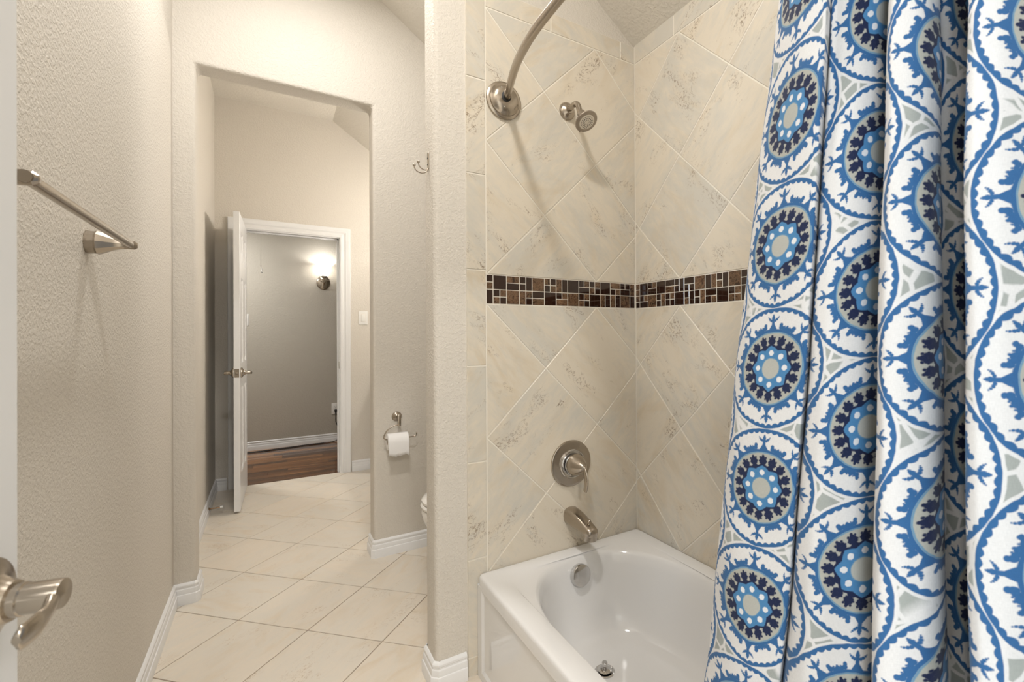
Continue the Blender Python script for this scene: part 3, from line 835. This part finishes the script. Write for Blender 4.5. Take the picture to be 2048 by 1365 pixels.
# ------------------------------------------------------------------ shower curtain
CT = [
(-1.3, (0.7473, 0.4702), (0.7415, 0.5335), (0.725, 0.5857)) ,
(-1.14, (0.7007, 0.4705), (0.6909, 0.5327), (0.6772, 0.5868)) ,
(-1.05, (0.682, 0.4695), (0.6689, 0.5279), (0.6548, 0.5797)) ,
(-0.9, (0.6688, 0.4613), (0.6572, 0.5187), (0.6424, 0.5687)) ,
(-0.75, (0.6607, 0.4522), (0.6474, 0.506), (0.6334, 0.5531)) ,
(-0.587, (0.6515, 0.4391), (0.6401, 0.4917), (0.6246, 0.5338)) ,
(-0.3, (0.6348, 0.4142), (0.6366, 0.4678), (0.6186, 0.5055)) ,
(0.0, (0.6202, 0.3879), (0.6338, 0.4422), (0.6181, 0.4785)) ,
(0.3, (0.6129, 0.3641), (0.6321, 0.4148), (0.6225, 0.4531)) ,
(0.587, (0.6127, 0.3476), (0.6325, 0.3919), (0.6272, 0.431)) ,
(0.66, (0.62, 0.3476), (0.6392, 0.39), (0.6334, 0.4294)) ,
(0.71, (0.6446, 0.358), (0.6631, 0.4007), (0.6564, 0.4407)) ,
(0.735, (0.6562, 0.3623), (0.6726, 0.4041), (0.6631, 0.4436)) ,
(0.76, (0.6523, 0.3601), (0.663, 0.3984), (0.6444, 0.4318)) ,
(0.8, (0.6435, 0.3539), (0.6381, 0.3812), (0.6214, 0.4133)) ,
(0.9, (0.6477, 0.3488), (0.6327, 0.368), (0.6115, 0.3959)) ,
(1.07, (0.6515, 0.3368), (0.633, 0.3535), (0.6065, 0.3765)) ,
(1.37, (0.6622, 0.3205), (0.6453, 0.3349), (0.6105, 0.349)) ,
(1.6, (0.6772, 0.3108), (0.6609, 0.3236), (0.6151, 0.3293)) ,
(1.75, (0.6921, 0.3071), (0.6763, 0.3185), (0.6198, 0.318)) ,
(1.88, (0.7104, 0.3072), (0.6961, 0.3176), (0.6305, 0.3099)) ,
(2.05, (0.7382, 0.3155), (0.728, 0.3256), (0.6539, 0.3103)) ,
(2.25, (0.7082, 0.3051), (0.6898, 0.311), (0.6401, 0.3014)) ,
(2.4, (0.6602, 0.2884), (0.6282, 0.2912), (0.5862, 0.2826)) ,
(2.5, (0.6408, 0.2771), (0.6038, 0.2771), (0.5665, 0.2715)) ,
(2.65, (0.6395, 0.2684), (0.6001, 0.2653), (0.567, 0.2592)) ,
(2.88, (0.6502, 0.2532), (0.6156, 0.2482), (0.5824, 0.241)) ,
(3.05, (0.6699, 0.2489), (0.6398, 0.2397), (0.6095, 0.2283)) ,
(3.3, (0.7112, 0.2556), (0.6851, 0.2462), (0.6657, 0.2373)) ,
(3.75, (0.7681, 0.2784), (0.7515, 0.2712), (0.736, 0.2634)) ,
(4.15, (0.7495, 0.2785), (0.7239, 0.2712), (0.6995, 0.2631)) ,
(4.4, (0.7262, 0.2578), (0.6988, 0.2517), (0.6761, 0.2425)) ,
(4.7, (0.7329, 0.2416), (0.6978, 0.2345), (0.6774, 0.2238)) ,
(5.0, (0.7488, 0.2313), (0.7125, 0.225), (0.6927, 0.214)) ,
(5.4, (0.7149, 0.2175), (0.6725, 0.2091), (0.6531, 0.1978)) ,
(5.75, (0.6577, 0.2068), (0.6073, 0.1976), (0.5874, 0.1867)) ,
(5.93, (0.6427, 0.1986), (0.5923, 0.187), (0.5691, 0.1746)) ,
(6.1, (0.6475, 0.1872), (0.597, 0.1745), (0.5704, 0.1631)) ,
(6.3, (0.6615, 0.1746), (0.6125, 0.1598), (0.5822, 0.1483)) ,
(6.7, (0.7019, 0.1545), (0.6593, 0.1344), (0.6321, 0.1221)) ,
(7.1, (0.7645, 0.1379), (0.7307, 0.1122), (0.7057, 0.0985)) ,
]
def curtain():
    R = .0915
    VO = [(-2, 0), (0, 0), (.7, .008), (1.73, .022), (3.46, .026), (5.2, .008), (7, .006)]
    def lin(tab, u):
        for (a, p), (b, q) in zip(tab, tab[1:]):
            if u <= b: t = max(0, (u - a) / (b - a)); return p + (q - p) * t
        return tab[-1][1]
    # resample the fold line with a centripetal-style spline
    K = len(CT); fine = []
    def cr(p0, p1, p2, p3, t): return .5 * (2 * p1 + (p2 - p0) * t + (2 * p0 - 5 * p1 + 4 * p2 - p3) * t * t + (3 * p1 - p0 - 3 * p2 + p3) * t ** 3)
    SUB = 8
    for i in range(K - 1):
        g = lambda k: CT[min(K - 1, max(0, k))]
        A, B, C_, D = g(i - 1), g(i), g(i + 1), g(i + 2)
        for s in range(SUB):
            t = s / SUB
            u = B[0] + (C_[0] - B[0]) * t
            rows = []
            for j in (1, 2, 3):
                rows.append(tuple(cr(A[j][k], B[j][k], C_[j][k], D[j][k], t) for k in (0, 1)))
            fine.append((u, rows))
    fine.append((CT[-1][0], [CT[-1][1], CT[-1][2], CT[-1][3]]))
    zr = (1.64, 1.185, .70); Z = [1.985 - i * .03 for i in range(62)]
    v = []; uv = []; n = len(fine)
    for z in Z:
        # quadratic through the three reference heights, damped outside them
        zz = min(max(z, .60), 1.80)
        if z > 1.80: zz = 1.80 + (z - 1.80) * .3
        for u, rows in fine:
            x = y = 0
            for j in range(3):
                w = 1
                for k in range(3):
                    if k != j: w *= (zz - zr[k]) / (zr[j] - zr[k])
                x += w * rows[j][0]; y += w * rows[j][1]
            # below the tub rim the cloth hangs outside the tub
            if z < .62:
                k = min(1, (.62 - z) / .24); k = k * k * (3 - 2 * k); xt = .545 + (x - .64) * .55
                x = x + (min(xt, .585) - x) * k
            # gather towards the rod at the very top
            if z > 1.90: x = x + ((rod_x(y) + .006 + (x - .66) * .55) - x) * min(1, (z - 1.90) / .085)
            v.append((x + .0008 * sin(z * 23 + u * 3), y + .0008 * sin(z * 17 + u * 5), z)); uv.append((u * R, z - lin(VO, u)))
    f = []; fuv = []
    for i in range(len(Z) - 1):
        for k in range(n - 1):
            q = (i * n + k, i * n + k + 1, (i + 1) * n + k + 1, (i + 1) * n + k); f.append(q); fuv += [uv[a] for a in q]
    ob = link_mesh('shower_curtain', v, f, M_curt, None, 180, fuv)
    ob.data.polygons.foreach_set('use_smooth', [True] * len(ob.data.polygons))
    md = ob.modifiers.new('thickness', 'SOLIDIFY'); md.thickness = .0012; md.offset = 0
    tag(ob, 'white shower curtain printed with blue and navy rosettes, gathered in deep folds', 'shower curtain')
    # curtain hooks
    first = None
    for i in range(7):
        y = .46 - i * .055; x = rod_x(y)
        if first is None:
            P = [(.0 + .019 * cos(a), 0, .019 * sin(a)) for a in [pi * 2 * k / 24 for k in range(25)]]
            first = MB().tube(P, .0016, 8, False).build('curtain_ring', M_nick, None, 60, False); o = first
        else:
            o = first.copy(); COL.objects.link(o)
        o.location = (x, y, 2.0245); o.rotation_euler = (0, 0, .1)
        tag(o, 'thin nickel curtain ring on the rod, out of a row of seven', 'curtain ring', 'curtain rings on the rod')
curtain()

# ------------------------------------------------------------------ towel bar on the left wall
def towelbar():
    z = 1.408; root = empty('towel_bar', (XL, 1.27, z), 'brushed nickel towel bar with flared posts on the left wall', 'towel bar')
    for y in (1.560, .975):
        m = MB().lathe([(0, -.002), (.0265, -.002), (.0275, .003), (.0265, .012), (.0265, .016), (.0285, .020), (.0235, .032), (.0165, .046), (.0125, .058), (.0110, .070), (.0108, .084), (.006, .090), (0, .091)], (XL, y, z), (1, 0, 0), 10, phase=.3)
        p = loc(m.build('post', M_nick, None, 20), root)
    m = MB().tube([(XL + .078, .962, z), (XL + .078, 1.1, z), (XL + .078, 1.4, z), (XL + .078, 1.558, z)], .0088, 20)
    loc(m.build('bar', M_nick, None, 50), root)
towelbar()

# robe hook on the end of the partition
def hook():
    c = Vector((PX, 1.655, 1.785)); root = empty('robe_hook', c, 'small nickel double robe hook on the rounded partition end', 'hook')
    m = MB().box(PX - .0035, c.y - .007, c.z - .028, PX + .001, c.y + .007, c.z + .030, .0015, 2)
    loc(m.build('back_plate', M_nick, None, 30), root)
    for dz in (-.012, .010):
        s = MB().lathe([(0, 0), (.0028, 0), (.002, .0015), (0, .0015)], c + Vector((-.0035, 0, dz)), (-1, 0, 0), 10); loc(s.build('screw', M_dark, None, 30), root)
    for (ry, ext, up, nm) in ((.004, .030, .014, 'prong'), (-.004, .046, .000, 'prong')):
        P = [c + Vector((-.002, ry * .5, -.024))]
        for i in range(13):
            a = pi * i / 12
            P.append(c + Vector((-.004 - ext * (1 - cos(a)) / 2, ry, -.026 - (.020 if ext > .04 else .012) * sin(a) + up * i / 12 * 1.2)))
        m = MB().tube(P, .0019, 10); m.sphere(P[-1] + Vector((0, 0, .003)), .0050, 14, 10)
        loc(m.build(nm, M_nick, None, 50), root)
hook()

# ------------------------------------------------------------------ toilet paper
def paper():
    c = Vector((.573, Y2, .742)); root = empty('toilet_paper_holder', c, 'nickel open-arm toilet paper holder beside the opening', 'paper holder')
    m = MB().lathe([(0, 0), (.0255, 0), (.0265, .002), (.025, .006), (.018, .012), (.009, .017), (.007, .020), (0, .020)], c, (0, -1, 0), 36)
    m.tube([c + Vector((0, -.015, 0)), c + Vector((.001, -.034, 0)), c + Vector((.003, -.050, .0))], [.007, .006, .006], 14)
    loc(m.build('wall_mount', M_nick, None, 40), root)
    m = MB().box(c.x - .006, c.y - .064, c.z - .045, c.x + .010, c.y - .046, c.z + .018, .004, 2)
    loc(m.build('post', M_nick, None, 40), root)
    zr = .633; yr = Y2 - .058
    P = [(c.x, yr, .706), (c.x - .022, yr, .704), (c.x - .045, yr, .694), (c.x - .064, yr, .677), (c.x - .075, yr, .657), (c.x - .077, yr, .643), (c.x - .072, yr, .635), (c.x - .062, yr, zr)]
    P += [(c.x + .02 * k - .05, yr, zr) for k in range(0, 7)] + [(.652, yr, zr + .001), (.661, yr, zr + .005), (.664, yr, zr + .012), (.664, yr, zr + .018)]
    m = MB().tube(P, .0034, 12); m.sphere((.664, yr, zr + .018), .0042, 12, 8)
    loc(m.build('arm', M_nick, None, 60), root)
    x0, x1 = .512, .616; r = .0440; rc = .0185; zc = zr - rc + .0056
    root = empty('toilet_paper_roll', (.564, yr, zc), 'white toilet paper roll hanging on the nickel arm, torn end down', 'toilet paper')
    n = 48; v = []; f = []
    for x, rr in ((x0, rc), (x0, r - .001), (x0 + .001, r), (x1 - .001, r), (x1, r - .001), (x1, rc), (x0, rc)):
        for i in range(n): a = 2 * pi * i / n; v.append((x, yr + rr * cos(a), zc + rr * sin(a)))
    for k in range(6):
        for i in range(n): j = (i + 1) % n; f.append((k * n + i, k * n + j, (k + 1) * n + j, (k + 1) * n + i))
    m = MB(); m.add(v, f); loc(m.build('roll', M_paper, None, 50), root)
    v = []; f = []
    for k, rr in enumerate((rc - .0004, rc - .0016)):
        for x in (x0 + .0005, x1 - .0005):
            for i in range(n): a = 2 * pi * i / n; v.append((x, yr + rr * cos(a), zc + rr * sin(a)))
    for a_, b_ in ((0, 1), (2, 3), (0, 2), (1, 3)):
        for i in range(n): j = (i + 1) % n; f.append((a_ * n + i, a_ * n + j, b_ * n + j, b_ * n + i))
    m = MB(); m.add(v, f); loc(m.build('cardboard_tube', M_card, None, 50), root)
    v = []; f = []; K = 26; rows = 9
    for j in range(rows):
        t = j / (rows - 1)
        for i in range(K + 1):
            s = i / K; x = x0 + .0005 + (x1 - x0 - .001) * s; zb = .5500 + .0025 * sin(s * 9 + 1) + .0018 * sin(s * 31) + .002 * sin(s * 17)
            if t < .5: a = t / .5 * (pi / 2); yy = yr - (r + .0006) * sin(a + 0); zz = zc + (r + .0006) * cos(a)
            else: k = (t - .5) / .5; yy = yr - (r + .0006) - .001 * sin(k * pi); zz = zc + (zb - zc) * k
            v.append((x, yy, zz))
    for j in range(rows - 1):
        for i in range(K): a = j * (K + 1) + i; f.append((a, a + 1, a + K + 2, a + K + 1))
    s = link_mesh('hanging_sheet', v, f, M_paper, None, 180); md = s.modifiers.new('thickness', 'SOLIDIFY'); md.thickness = .0005; loc(s, root)
paper()

# ------------------------------------------------------------------ toilet behind the partition
def toilet():
    yc = 2.205; root = empty('toilet', (.95, yc, 0), 'white toilet mostly hidden behind the partition, seat front showing', 'toilet')
    def ring(x0, x1, w, z, n=40, sh=1.0):
        o = []
        cx = (x0 + x1) / 2; a = (x1 - x0) / 2
        for i in range(n):
            t = 2 * pi * i / n; c_, s_ = cos(t), sin(t)
            k = 1 - .10 * (-c_) if c_ < 0 else 1
            o.append((cx + a * math.copysign(abs(c_) ** .9, c_), yc + w * k * math.copysign(abs(s_) ** .9, s_), z))
        return o
    def loft(name, rings, mat):
        n = len(rings[0]); v = [p for r in rings for p in r]; f = []
        for k in range(len(rings) - 1):
            for i in range(n): j = (i + 1) % n; f.append((k * n + i, k * n + j, (k + 1) * n + j, (k + 1) * n + i))
        f += [tuple(range(n))[::-1], tuple((len(rings) - 1) * n + i for i in range(n))]
        m = MB(); m.add(v, f); return loc(m.build(name, mat, None, 45), root)
    loft('pedestal', [ring(.72, 1.20, .105, 0), ring(.72, 1.20, .105, .02), ring(.735, 1.19, .095, .10), ring(.72, 1.20, .10, .18), ring(.67, 1.22, .125, .24)], M_porc)
    loft('bowl', [ring(.67, 1.16, .12, .235), ring(.625, 1.16, .145, .27), ring(.592, 1.15, .165, .31), ring(.577, 1.14, .178, .345), ring(.573, 1.13, .182, .372), ring(.577, 1.13, .180, .384), ring(.590, 1.12, .170, .387)], M_porc)
    loft('seat', [ring(.584, 1.05, .170, .3885), ring(.573, 1.05, .182, .391), ring(.570, 1.05, .185, .400), ring(.575, 1.05, .182, .407), ring(.588, 1.04, .172, .409)], M_porc)
    loft('lid', [ring(.588, 1.06, .172, .411), ring(.577, 1.06, .182, .414), ring(.575, 1.06, .184, .424), ring(.583, 1.06, .178, .434), ring(.605, 1.05, .16, .440), ring(.68, 1.0, .10, .443)], M_porc)
    m = MB().box(1.10, yc - .21, .385, 1.315, yc + .21, .740, .025, 4); loc(m.build('tank', M_porc, None, 40), root)
    m = MB().box(1.09, yc - .22, .742, 1.322, yc + .22, .775, .010, 3); loc(m.build('tank_lid', M_porc, None, 40), root)
    m = MB().box(1.075, yc - .175, .655, 1.10, yc - .155, .675, .004, 2).box(1.072, yc - .175, .660, 1.082, yc - .095, .672, .003, 2); loc(m.build('flush_lever', M_chrome, None, 40), root)
toilet()

# ------------------------------------------------------------------ switches and outlet
def plate(name, label, cat, x, y, z, w, h, kind, mat, ny=-1):
    root = empty(name, (x, y, z), label, cat)
    m = MB().box(x - w / 2, y - .0055, z - h / 2, x + w / 2, y, z + h / 2, .002, 3); loc(m.build('cover_plate', mat, None, 30), root)
    if kind == 'rocker':
        m = MB().box(x - .0165, y - .0085, z - .033, x + .0165, y - .004, z + .033, .0015, 2)
        b = loc(m.build('rocker', mat, None, 30), root)
        e = MB().box(x - .0185, y - .0058, z - .036, x + .0185, y - .005, z + .036); loc(e.build('bezel', M_groutw, None, None), root)
    if kind == 'outlet':
        for dz in (.019, -.019):
            m = MB().lathe([(0, 0), (.0165, 0), (.0165, .0085), (0, .009)], (x, y, z + dz), (0, -1, 0), 24); loc(m.build('receptacle', mat, None, 30), root)
            s = MB().box(x - .0075, y - .0095, z + dz - .001, x - .0055, y - .0085, z + dz + .007).box(x + .0055, y - .0095, z + dz - .001, x + .0075, y - .0085, z + dz + .007).lathe([(0, 0), (.0024, 0), (0, .0007)], (x, y - .0088, z + dz - .0075), (0, -1, 0), 10)
            loc(s.build('slots', M_dark, None, None), root)
    return root
plate('light_switch', 'white rocker light switch on the beige wall right of the far doorway', 'light switch', .680, Y3, 1.340, .074, .118, 'rocker', M_plastic)
plate('light_switch', 'pale switch plate on the hall wall, half behind the open white door', 'light switch', -.236, Y4, 1.352, .074, .120, 'rocker', M_plastic)
plate('wall_outlet', 'white duplex outlet low on the hall wall with a black plug in it', 'outlet', .600, Y4, .366, .078, .122, 'outlet', M_plastic)

def cord():
    x, z = .600, .347; y = Y4
    root = empty('power_cord', (x, y - .02, z), 'black power cord plugged into the hall outlet and trailing along the floor', 'cord')
    m = MB().box(x - .013, y - .030, z - .014, x + .013, y - .0095, z + .012, .005, 2); m.tube([(x, y - .024, z - .010), (x, y - .026, z - .030), (x + .001, y - .026, z - .045)], [.008, .006, .004], 12)
    loc(m.build('plug', M_black, None, 40), root)
    P = [Vector(p) for p in ((x + .001, y - .026, z - .04), (x + .002, y - .024, .22), (x + .030, y - .026, .15), (x + .050, y - .030, .09), (x + .030, y - .034, .035), (x - .02, y - .040, .008), (x - .12, y - .046, .006), (x - .28, y - .050, .006), (x - .45, y - .075, .006), (x - .60, y - .095, .006), (x - .72, y - .110, .006), (x - .90, y - .120, .006), (x - 1.2, y - .10, .006))]
    o = []
    for i in range(len(P) - 1):
        p0 = P[max(0, i - 1)]; p1 = P[i]; p2 = P[i + 1]; p3 = P[min(len(P) - 1, i + 2)]
        for s in range(6):
            t = s / 6; o.append(.5 * ((2 * p1) + (p2 - p0) * t + (2 * p0 - 5 * p1 + 4 * p2 - p3) * t * t + (3 * p1 - p0 - 3 * p2 + p3) * t ** 3))
    m = MB().tube(o, .0042, 10); loc(m.build('cable', M_black, None, 60), root)
    # second strand beside it on the floor
    m = MB().tube([p + Vector((0, -.010 - .004 * sin(i * .7), 0)) for i, p in enumerate(o[36:])], .0042, 10); loc(m.build('cable', M_black, None, 60), root)
cord()

# door stop on the left baseboard
root = empty('door_stop', (XL + .014, 3.960, .044), 'brass-coloured baseboard door stop with white rubber tip behind the far door', 'door stop')
m = MB().lathe([(0, 0), (.011, 0), (.011, .003), (.006, .006), (.0045, .010), (.0038, .012), (.0038, .066), (0, .066)], (XL + .013, 3.960, .044), (1, 0, .03), 16)
loc(m.build('rod', simple('bronze', (.30, .19, .11), .35, 1), None, 40), root)
m = MB().lathe([(0, .060), (.0075, .060), (.0080, .064), (.0080, .074), (.006, .077), (0, .077)], (XL + .013, 3.960, .044), (1, 0, .03), 18)
loc(m.build('rubber_tip', M_rubber, None, 40), root)

# ------------------------------------------------------------------ hall sconce and pull chain
def sconce():
    x, z = .485, 1.795; y = Y4
    root = empty('wall_sconce', (x, y, z), 'lit wall sconce with bell glass shade on nickel oval plate in the hall', 'wall lamp')
    m = MB().lathe([(0, 0), (.078, 0), (.079, .003), (.076, .007), (.070, .010), (.066, .011), (.060, .015), (.030, .022), (0, .024)], (x, y, z - .022), (0, -1, 0), 44, sx=.86)
    loc(m.build('back_plate', M_nick, None, 30), root)
    m = MB().tube([(x, y - .015, z - .080), (x, y - .045, z - .060), (x, y - .075, z - .020), (x, y - .085, z + .020), (x, y - .085, z + .035)], [.006, .007, .009, .012, .014], 14)
    m.lathe([(0, 0), (.022, 0), (.030, .012), (.034, .030), (.034, .034), (0, .034)], (x, y - .085, z + .020), (0, 0, 1), 32)
    for sx in (-1, 1): m.tube([(x + sx * .002, y - .070, z - .020), (x + sx * .030, y - .045, z - .004), (x + sx * .055, y - .020, z + .004)], [.003, .004, .003], 10)
    loc(m.build('arm', M_nick, None, 40), root)
    P = [(.034, .034), (.038, .036), (.044, .055), (.050, .085), (.058, .115), (.070, .142), (.085, .160), (.096, .168), (.0945, .171), (.082, .163), (.067, .145), (.055, .117), (.047, .086), (.041, .056), (.035, .040)]
    n = 44; v = []; f = []
    for r, h in P:
        for i in range(n): a = 2 * pi * i / n; v.append((x + r * cos(a), y - .115 + r * sin(a) * 1.0, z + .006 + h))
    for k in range(len(P) - 1):
        for i in range(n): j = (i + 1) % n; f.append((k * n + i, k * n + j, (k + 1) * n + j, (k + 1) * n + i))
    m = MB(); m.add(v, f)
    t = NT('frosted_lit_glass'); e = t.n('ShaderNodeEmission'); e.inputs[0].default_value = (1, .95, .88, 1); e.inputs[1].default_value = 1.6
    tr = t.n('ShaderNodeBsdfTranslucent'); tr.inputs[0].default_value = (.9, .88, .85, 1); ad = t.n('ShaderNodeAddShader')
    t.t.links.new(e.outputs[0], ad.inputs[0]); t.t.links.new(tr.outputs[0], ad.inputs[1]); t.t.links.new(ad.outputs[0], t.out.inputs[0])
    loc(m.build('glass_shade', t.m, None, 60), root)
    m = MB().sphere((x, y - .115, z + .085), .024, 20, 14, (1, 1, 1.25))
    loc(m.build('bulb', emit('bulb_glow', (1, .93, .82), 5), None, 60), root)
sconce()
root = empty('pull_chain', (-.083, 5.32, 2.45), 'thin pull chain with a small clear crystal hanging in the hall', 'pull chain')
m = MB().lathe([(0, -.003), (.012, -.003), (.012, .004), (0, .004)], (-.083, 5.32, 2.452), (0, 0, -1), 16).tube([(-.083, 5.32, 2.45), (-.083, 5.32, 1.84)], .0010, 6)
loc(m.build('chain', simple('chain_metal', (.35, .32, .28), .4, 1), None, 60), root)
m = MB().sphere((-.083, 5.32, 1.838), .0042, 12, 8); loc(m.build('bead', M_dark, None, 60), root)
m = MB().tube([(-.083, 5.32, 1.836), (-.076, 5.319, 1.812)], .0008, 6)
m.lathe([(0, 0), (.003, .002), (.0085, -.022), (.010, -.028), (.006, -.036), (0, -.040)], (-.075, 5.319, 1.812), (0.0, 0, 1), 8)
loc(m.build('crystal', simple('clear_crystal', (.95, .95, .93), .02, 0, Transmission_Weight=.7), None, 10), root)

# ------------------------------------------------------------------ vanity in the far room (outside the picture, its shade falls on the far wall)
root = empty('vanity_cabinet', (1.04, 3.75, 0), 'white vanity cabinet along the right wall of the far room', 'vanity')
m = MB().box(.80, 2.95, .0, X1 + .004, Y3 - .002, .80, .002, 1); loc(m.build('body', M_door, None, 30), root)
m = MB().box(.775, 2.92, .80, X1 + .004, Y3 - .002, .84, .005, 2); loc(m.build('countertop', M_tub, None, 30), root)
for k in range(4):
    y = 2.98 + k * .39
    m = MB().box(.782, y, .10, .80, y + .37, .74, .003, 1); dd = loc(m.build('cabinet_door', M_door, None, 30), root)
lf = empty('vanity_light', (X1, 3.60, 2.13), 'nickel vanity light bar above the far vanity', 'wall lamp')
m = MB().box(X1 - .02, 3.28, 1.90, X1 + .007, 3.92, 1.97, .005, 2); loc(m.build('bar', M_nick, None, 30), lf)
for yy in (3.36, 3.60, 3.84):
    m = MB().lathe([(.025, 0), (.030, .01), (.040, .04), (.050, .06), (.049, .06), (.038, .04), (.028, .012)], (X1 - .09, yy, 1.96), (0, 0, 1), 24); loc(m.build('glass_shade', simple('shade_glass', (.9, .9, .88), .4, 0, Transmission_Weight=.8), None, 60), lf)

# ceiling light fixtures ------------------------------------------------
def ceiling_light(x, y, label, r=.085):
    z = ceil_z(x); root = empty('ceiling_light', (x, y, z), label, 'ceiling light')
    m = MB().lathe([(r, 0), (r + .018, .002), (r + .018, .006), (r + .004, .010), (r, .010)], (x, y, z), (0, 0, -1), 40); loc(m.build('trim_ring', M_trim, None, 30), root)
    m = MB().lathe([(0, .001), (r, .001), (r, .004), (0, .004)], (x, y, z), (0, 0, -1), 40); loc(m.build('lens', emit('lamp_lens', (1, .96, .90), 3), None, 30), root)
    return root

def area(name, loc_, rot, size, power, col, parent=None, shape='DISK', sy=None, spread=pi):
    l = bpy.data.lights.new(name, 'AREA'); l.shape = shape; l.size = size
    if sy: l.size_y = sy
    l.energy = power; l.color = col; l.spread = spread
    o = bpy.data.objects.new(name, l); COL.objects.link(o); o.location = loc_; o.rotation_euler = rot
    return o
WARM = (1, .972, .935); COOL = (.80, .90, 1.0)
ceiling_light(.05, .62, 'round ceiling light above the bathroom floor')
area('lamp_light', (.05, .62, CZ - .02), (0, 0, 0), .17, 17.5, WARM)
ceiling_light(.12, 2.03, 'round ceiling light in front of the opening')
area('lamp_light', (.12, 2.03, CZ - .02), (0, 0, 0), .20, 10.5, WARM)
# vanity bulbs
for yy in (3.50, 3.60, 3.70):
    l = bpy.data.lights.new('bulb_light', 'POINT'); l.energy = 8.5; l.color = (1, .955, .89); l.shadow_soft_size = .05
    o = bpy.data.objects.new('bulb_light', l); COL.objects.link(o); o.location = (X1 - .09, yy, 2.075)
# hall sconce
l = bpy.data.lights.new('sconce_light', 'POINT'); l.energy = 3.2; l.color = (1, .96, .92); l.shadow_soft_size = .03
o = bpy.data.objects.new('sconce_light', l); COL.objects.link(o); o.location = (.485, Y4 - .125, 1.945)
# daylight through the bedroom window
area('window_daylight', (-2.36, -1.90, 1.48), (0, radians(-90), 0), 1.25, 110, COOL, shape='RECTANGLE', sy=1.45)
hl = hall_fill_lamp = empty('ceiling_light', (-.6, 5.3, 2.45), 'round unseen ceiling light added to brighten the hall', 'ceiling light')  # unseen lamp, added because the hall wall came out too dark
m = MB().lathe([(0, 0), (.12, 0), (.13, .02), (.11, .05), (0, .07)], (-.6, 5.3, 2.45), (0, 0, -1), 32); loc(m.build('glass_bowl', M_plastic, None, 40), hl)
area('lamp_light', (-.6, 5.3, 2.36), (0, 0, 0), .22, 17, WARM)  # hall fill, shining from the added lamp
# unseen bedroom ceiling lamp, added as fill from behind the camera
bl = empty('ceiling_light', (-.2, -1.7, 2.74), 'round unseen ceiling light added in the bedroom as fill from behind', 'ceiling light')
m = MB().lathe([(0, 0), (.16, 0), (.17, .02), (.15, .06), (.08, .09), (0, .10)], (-.2, -1.7, 2.74), (0, 0, -1), 40); loc(m.build('glass_bowl', simple('white_bowl_glass', (.9, .9, .88), .3), None, 40), bl)
area('lamp_light', (-.2, -1.7, 2.62), (0, 0, 0), .35, 40, WARM)

w = bpy.data.worlds.new('World'); SC.world = w; w.use_nodes = True
bg = w.node_tree.nodes['Background']; bg.inputs[0].default_value = (.6, .75, 1, 1); bg.inputs[1].default_value = .6

# ------------------------------------------------------------------ camera
yaw, pitch, roll = .5723, .0037, -.0054
fw = Vector((sin(yaw) * cos(pitch), cos(yaw) * cos(pitch), sin(pitch))); rt = Vector((cos(yaw), -sin(yaw), 0)); up = rt.cross(fw)
r2 = rt * cos(roll) + up * sin(roll); u2 = up * cos(roll) - rt * sin(roll)
cam = bpy.data.cameras.new('camera'); co = bpy.data.objects.new('camera', cam); COL.objects.link(co)
co.matrix_world = Matrix(((r2.x, u2.x, -fw.x, 0), (r2.y, u2.y, -fw.y, 0), (r2.z, u2.z, -fw.z, 1.185), (0, 0, 0, 1)))
cam.sensor_width = 36; cam.lens = 950.885 / 2048 * 36; cam.shift_x = -131.9 / 2048; cam.shift_y = -16.94 / 2048
cam.clip_start = .03; cam.clip_end = 50
cam.dof.use_dof = True; cam.dof.focus_distance = 2.0; cam.dof.aperture_fstop = 9
SC.camera = co
vs = SC.view_settings; vs.view_transform = 'Standard'; vs.look = 'None'; vs.gamma = 1; vs.use_curve_mapping = False; vs.exposure = 0.42
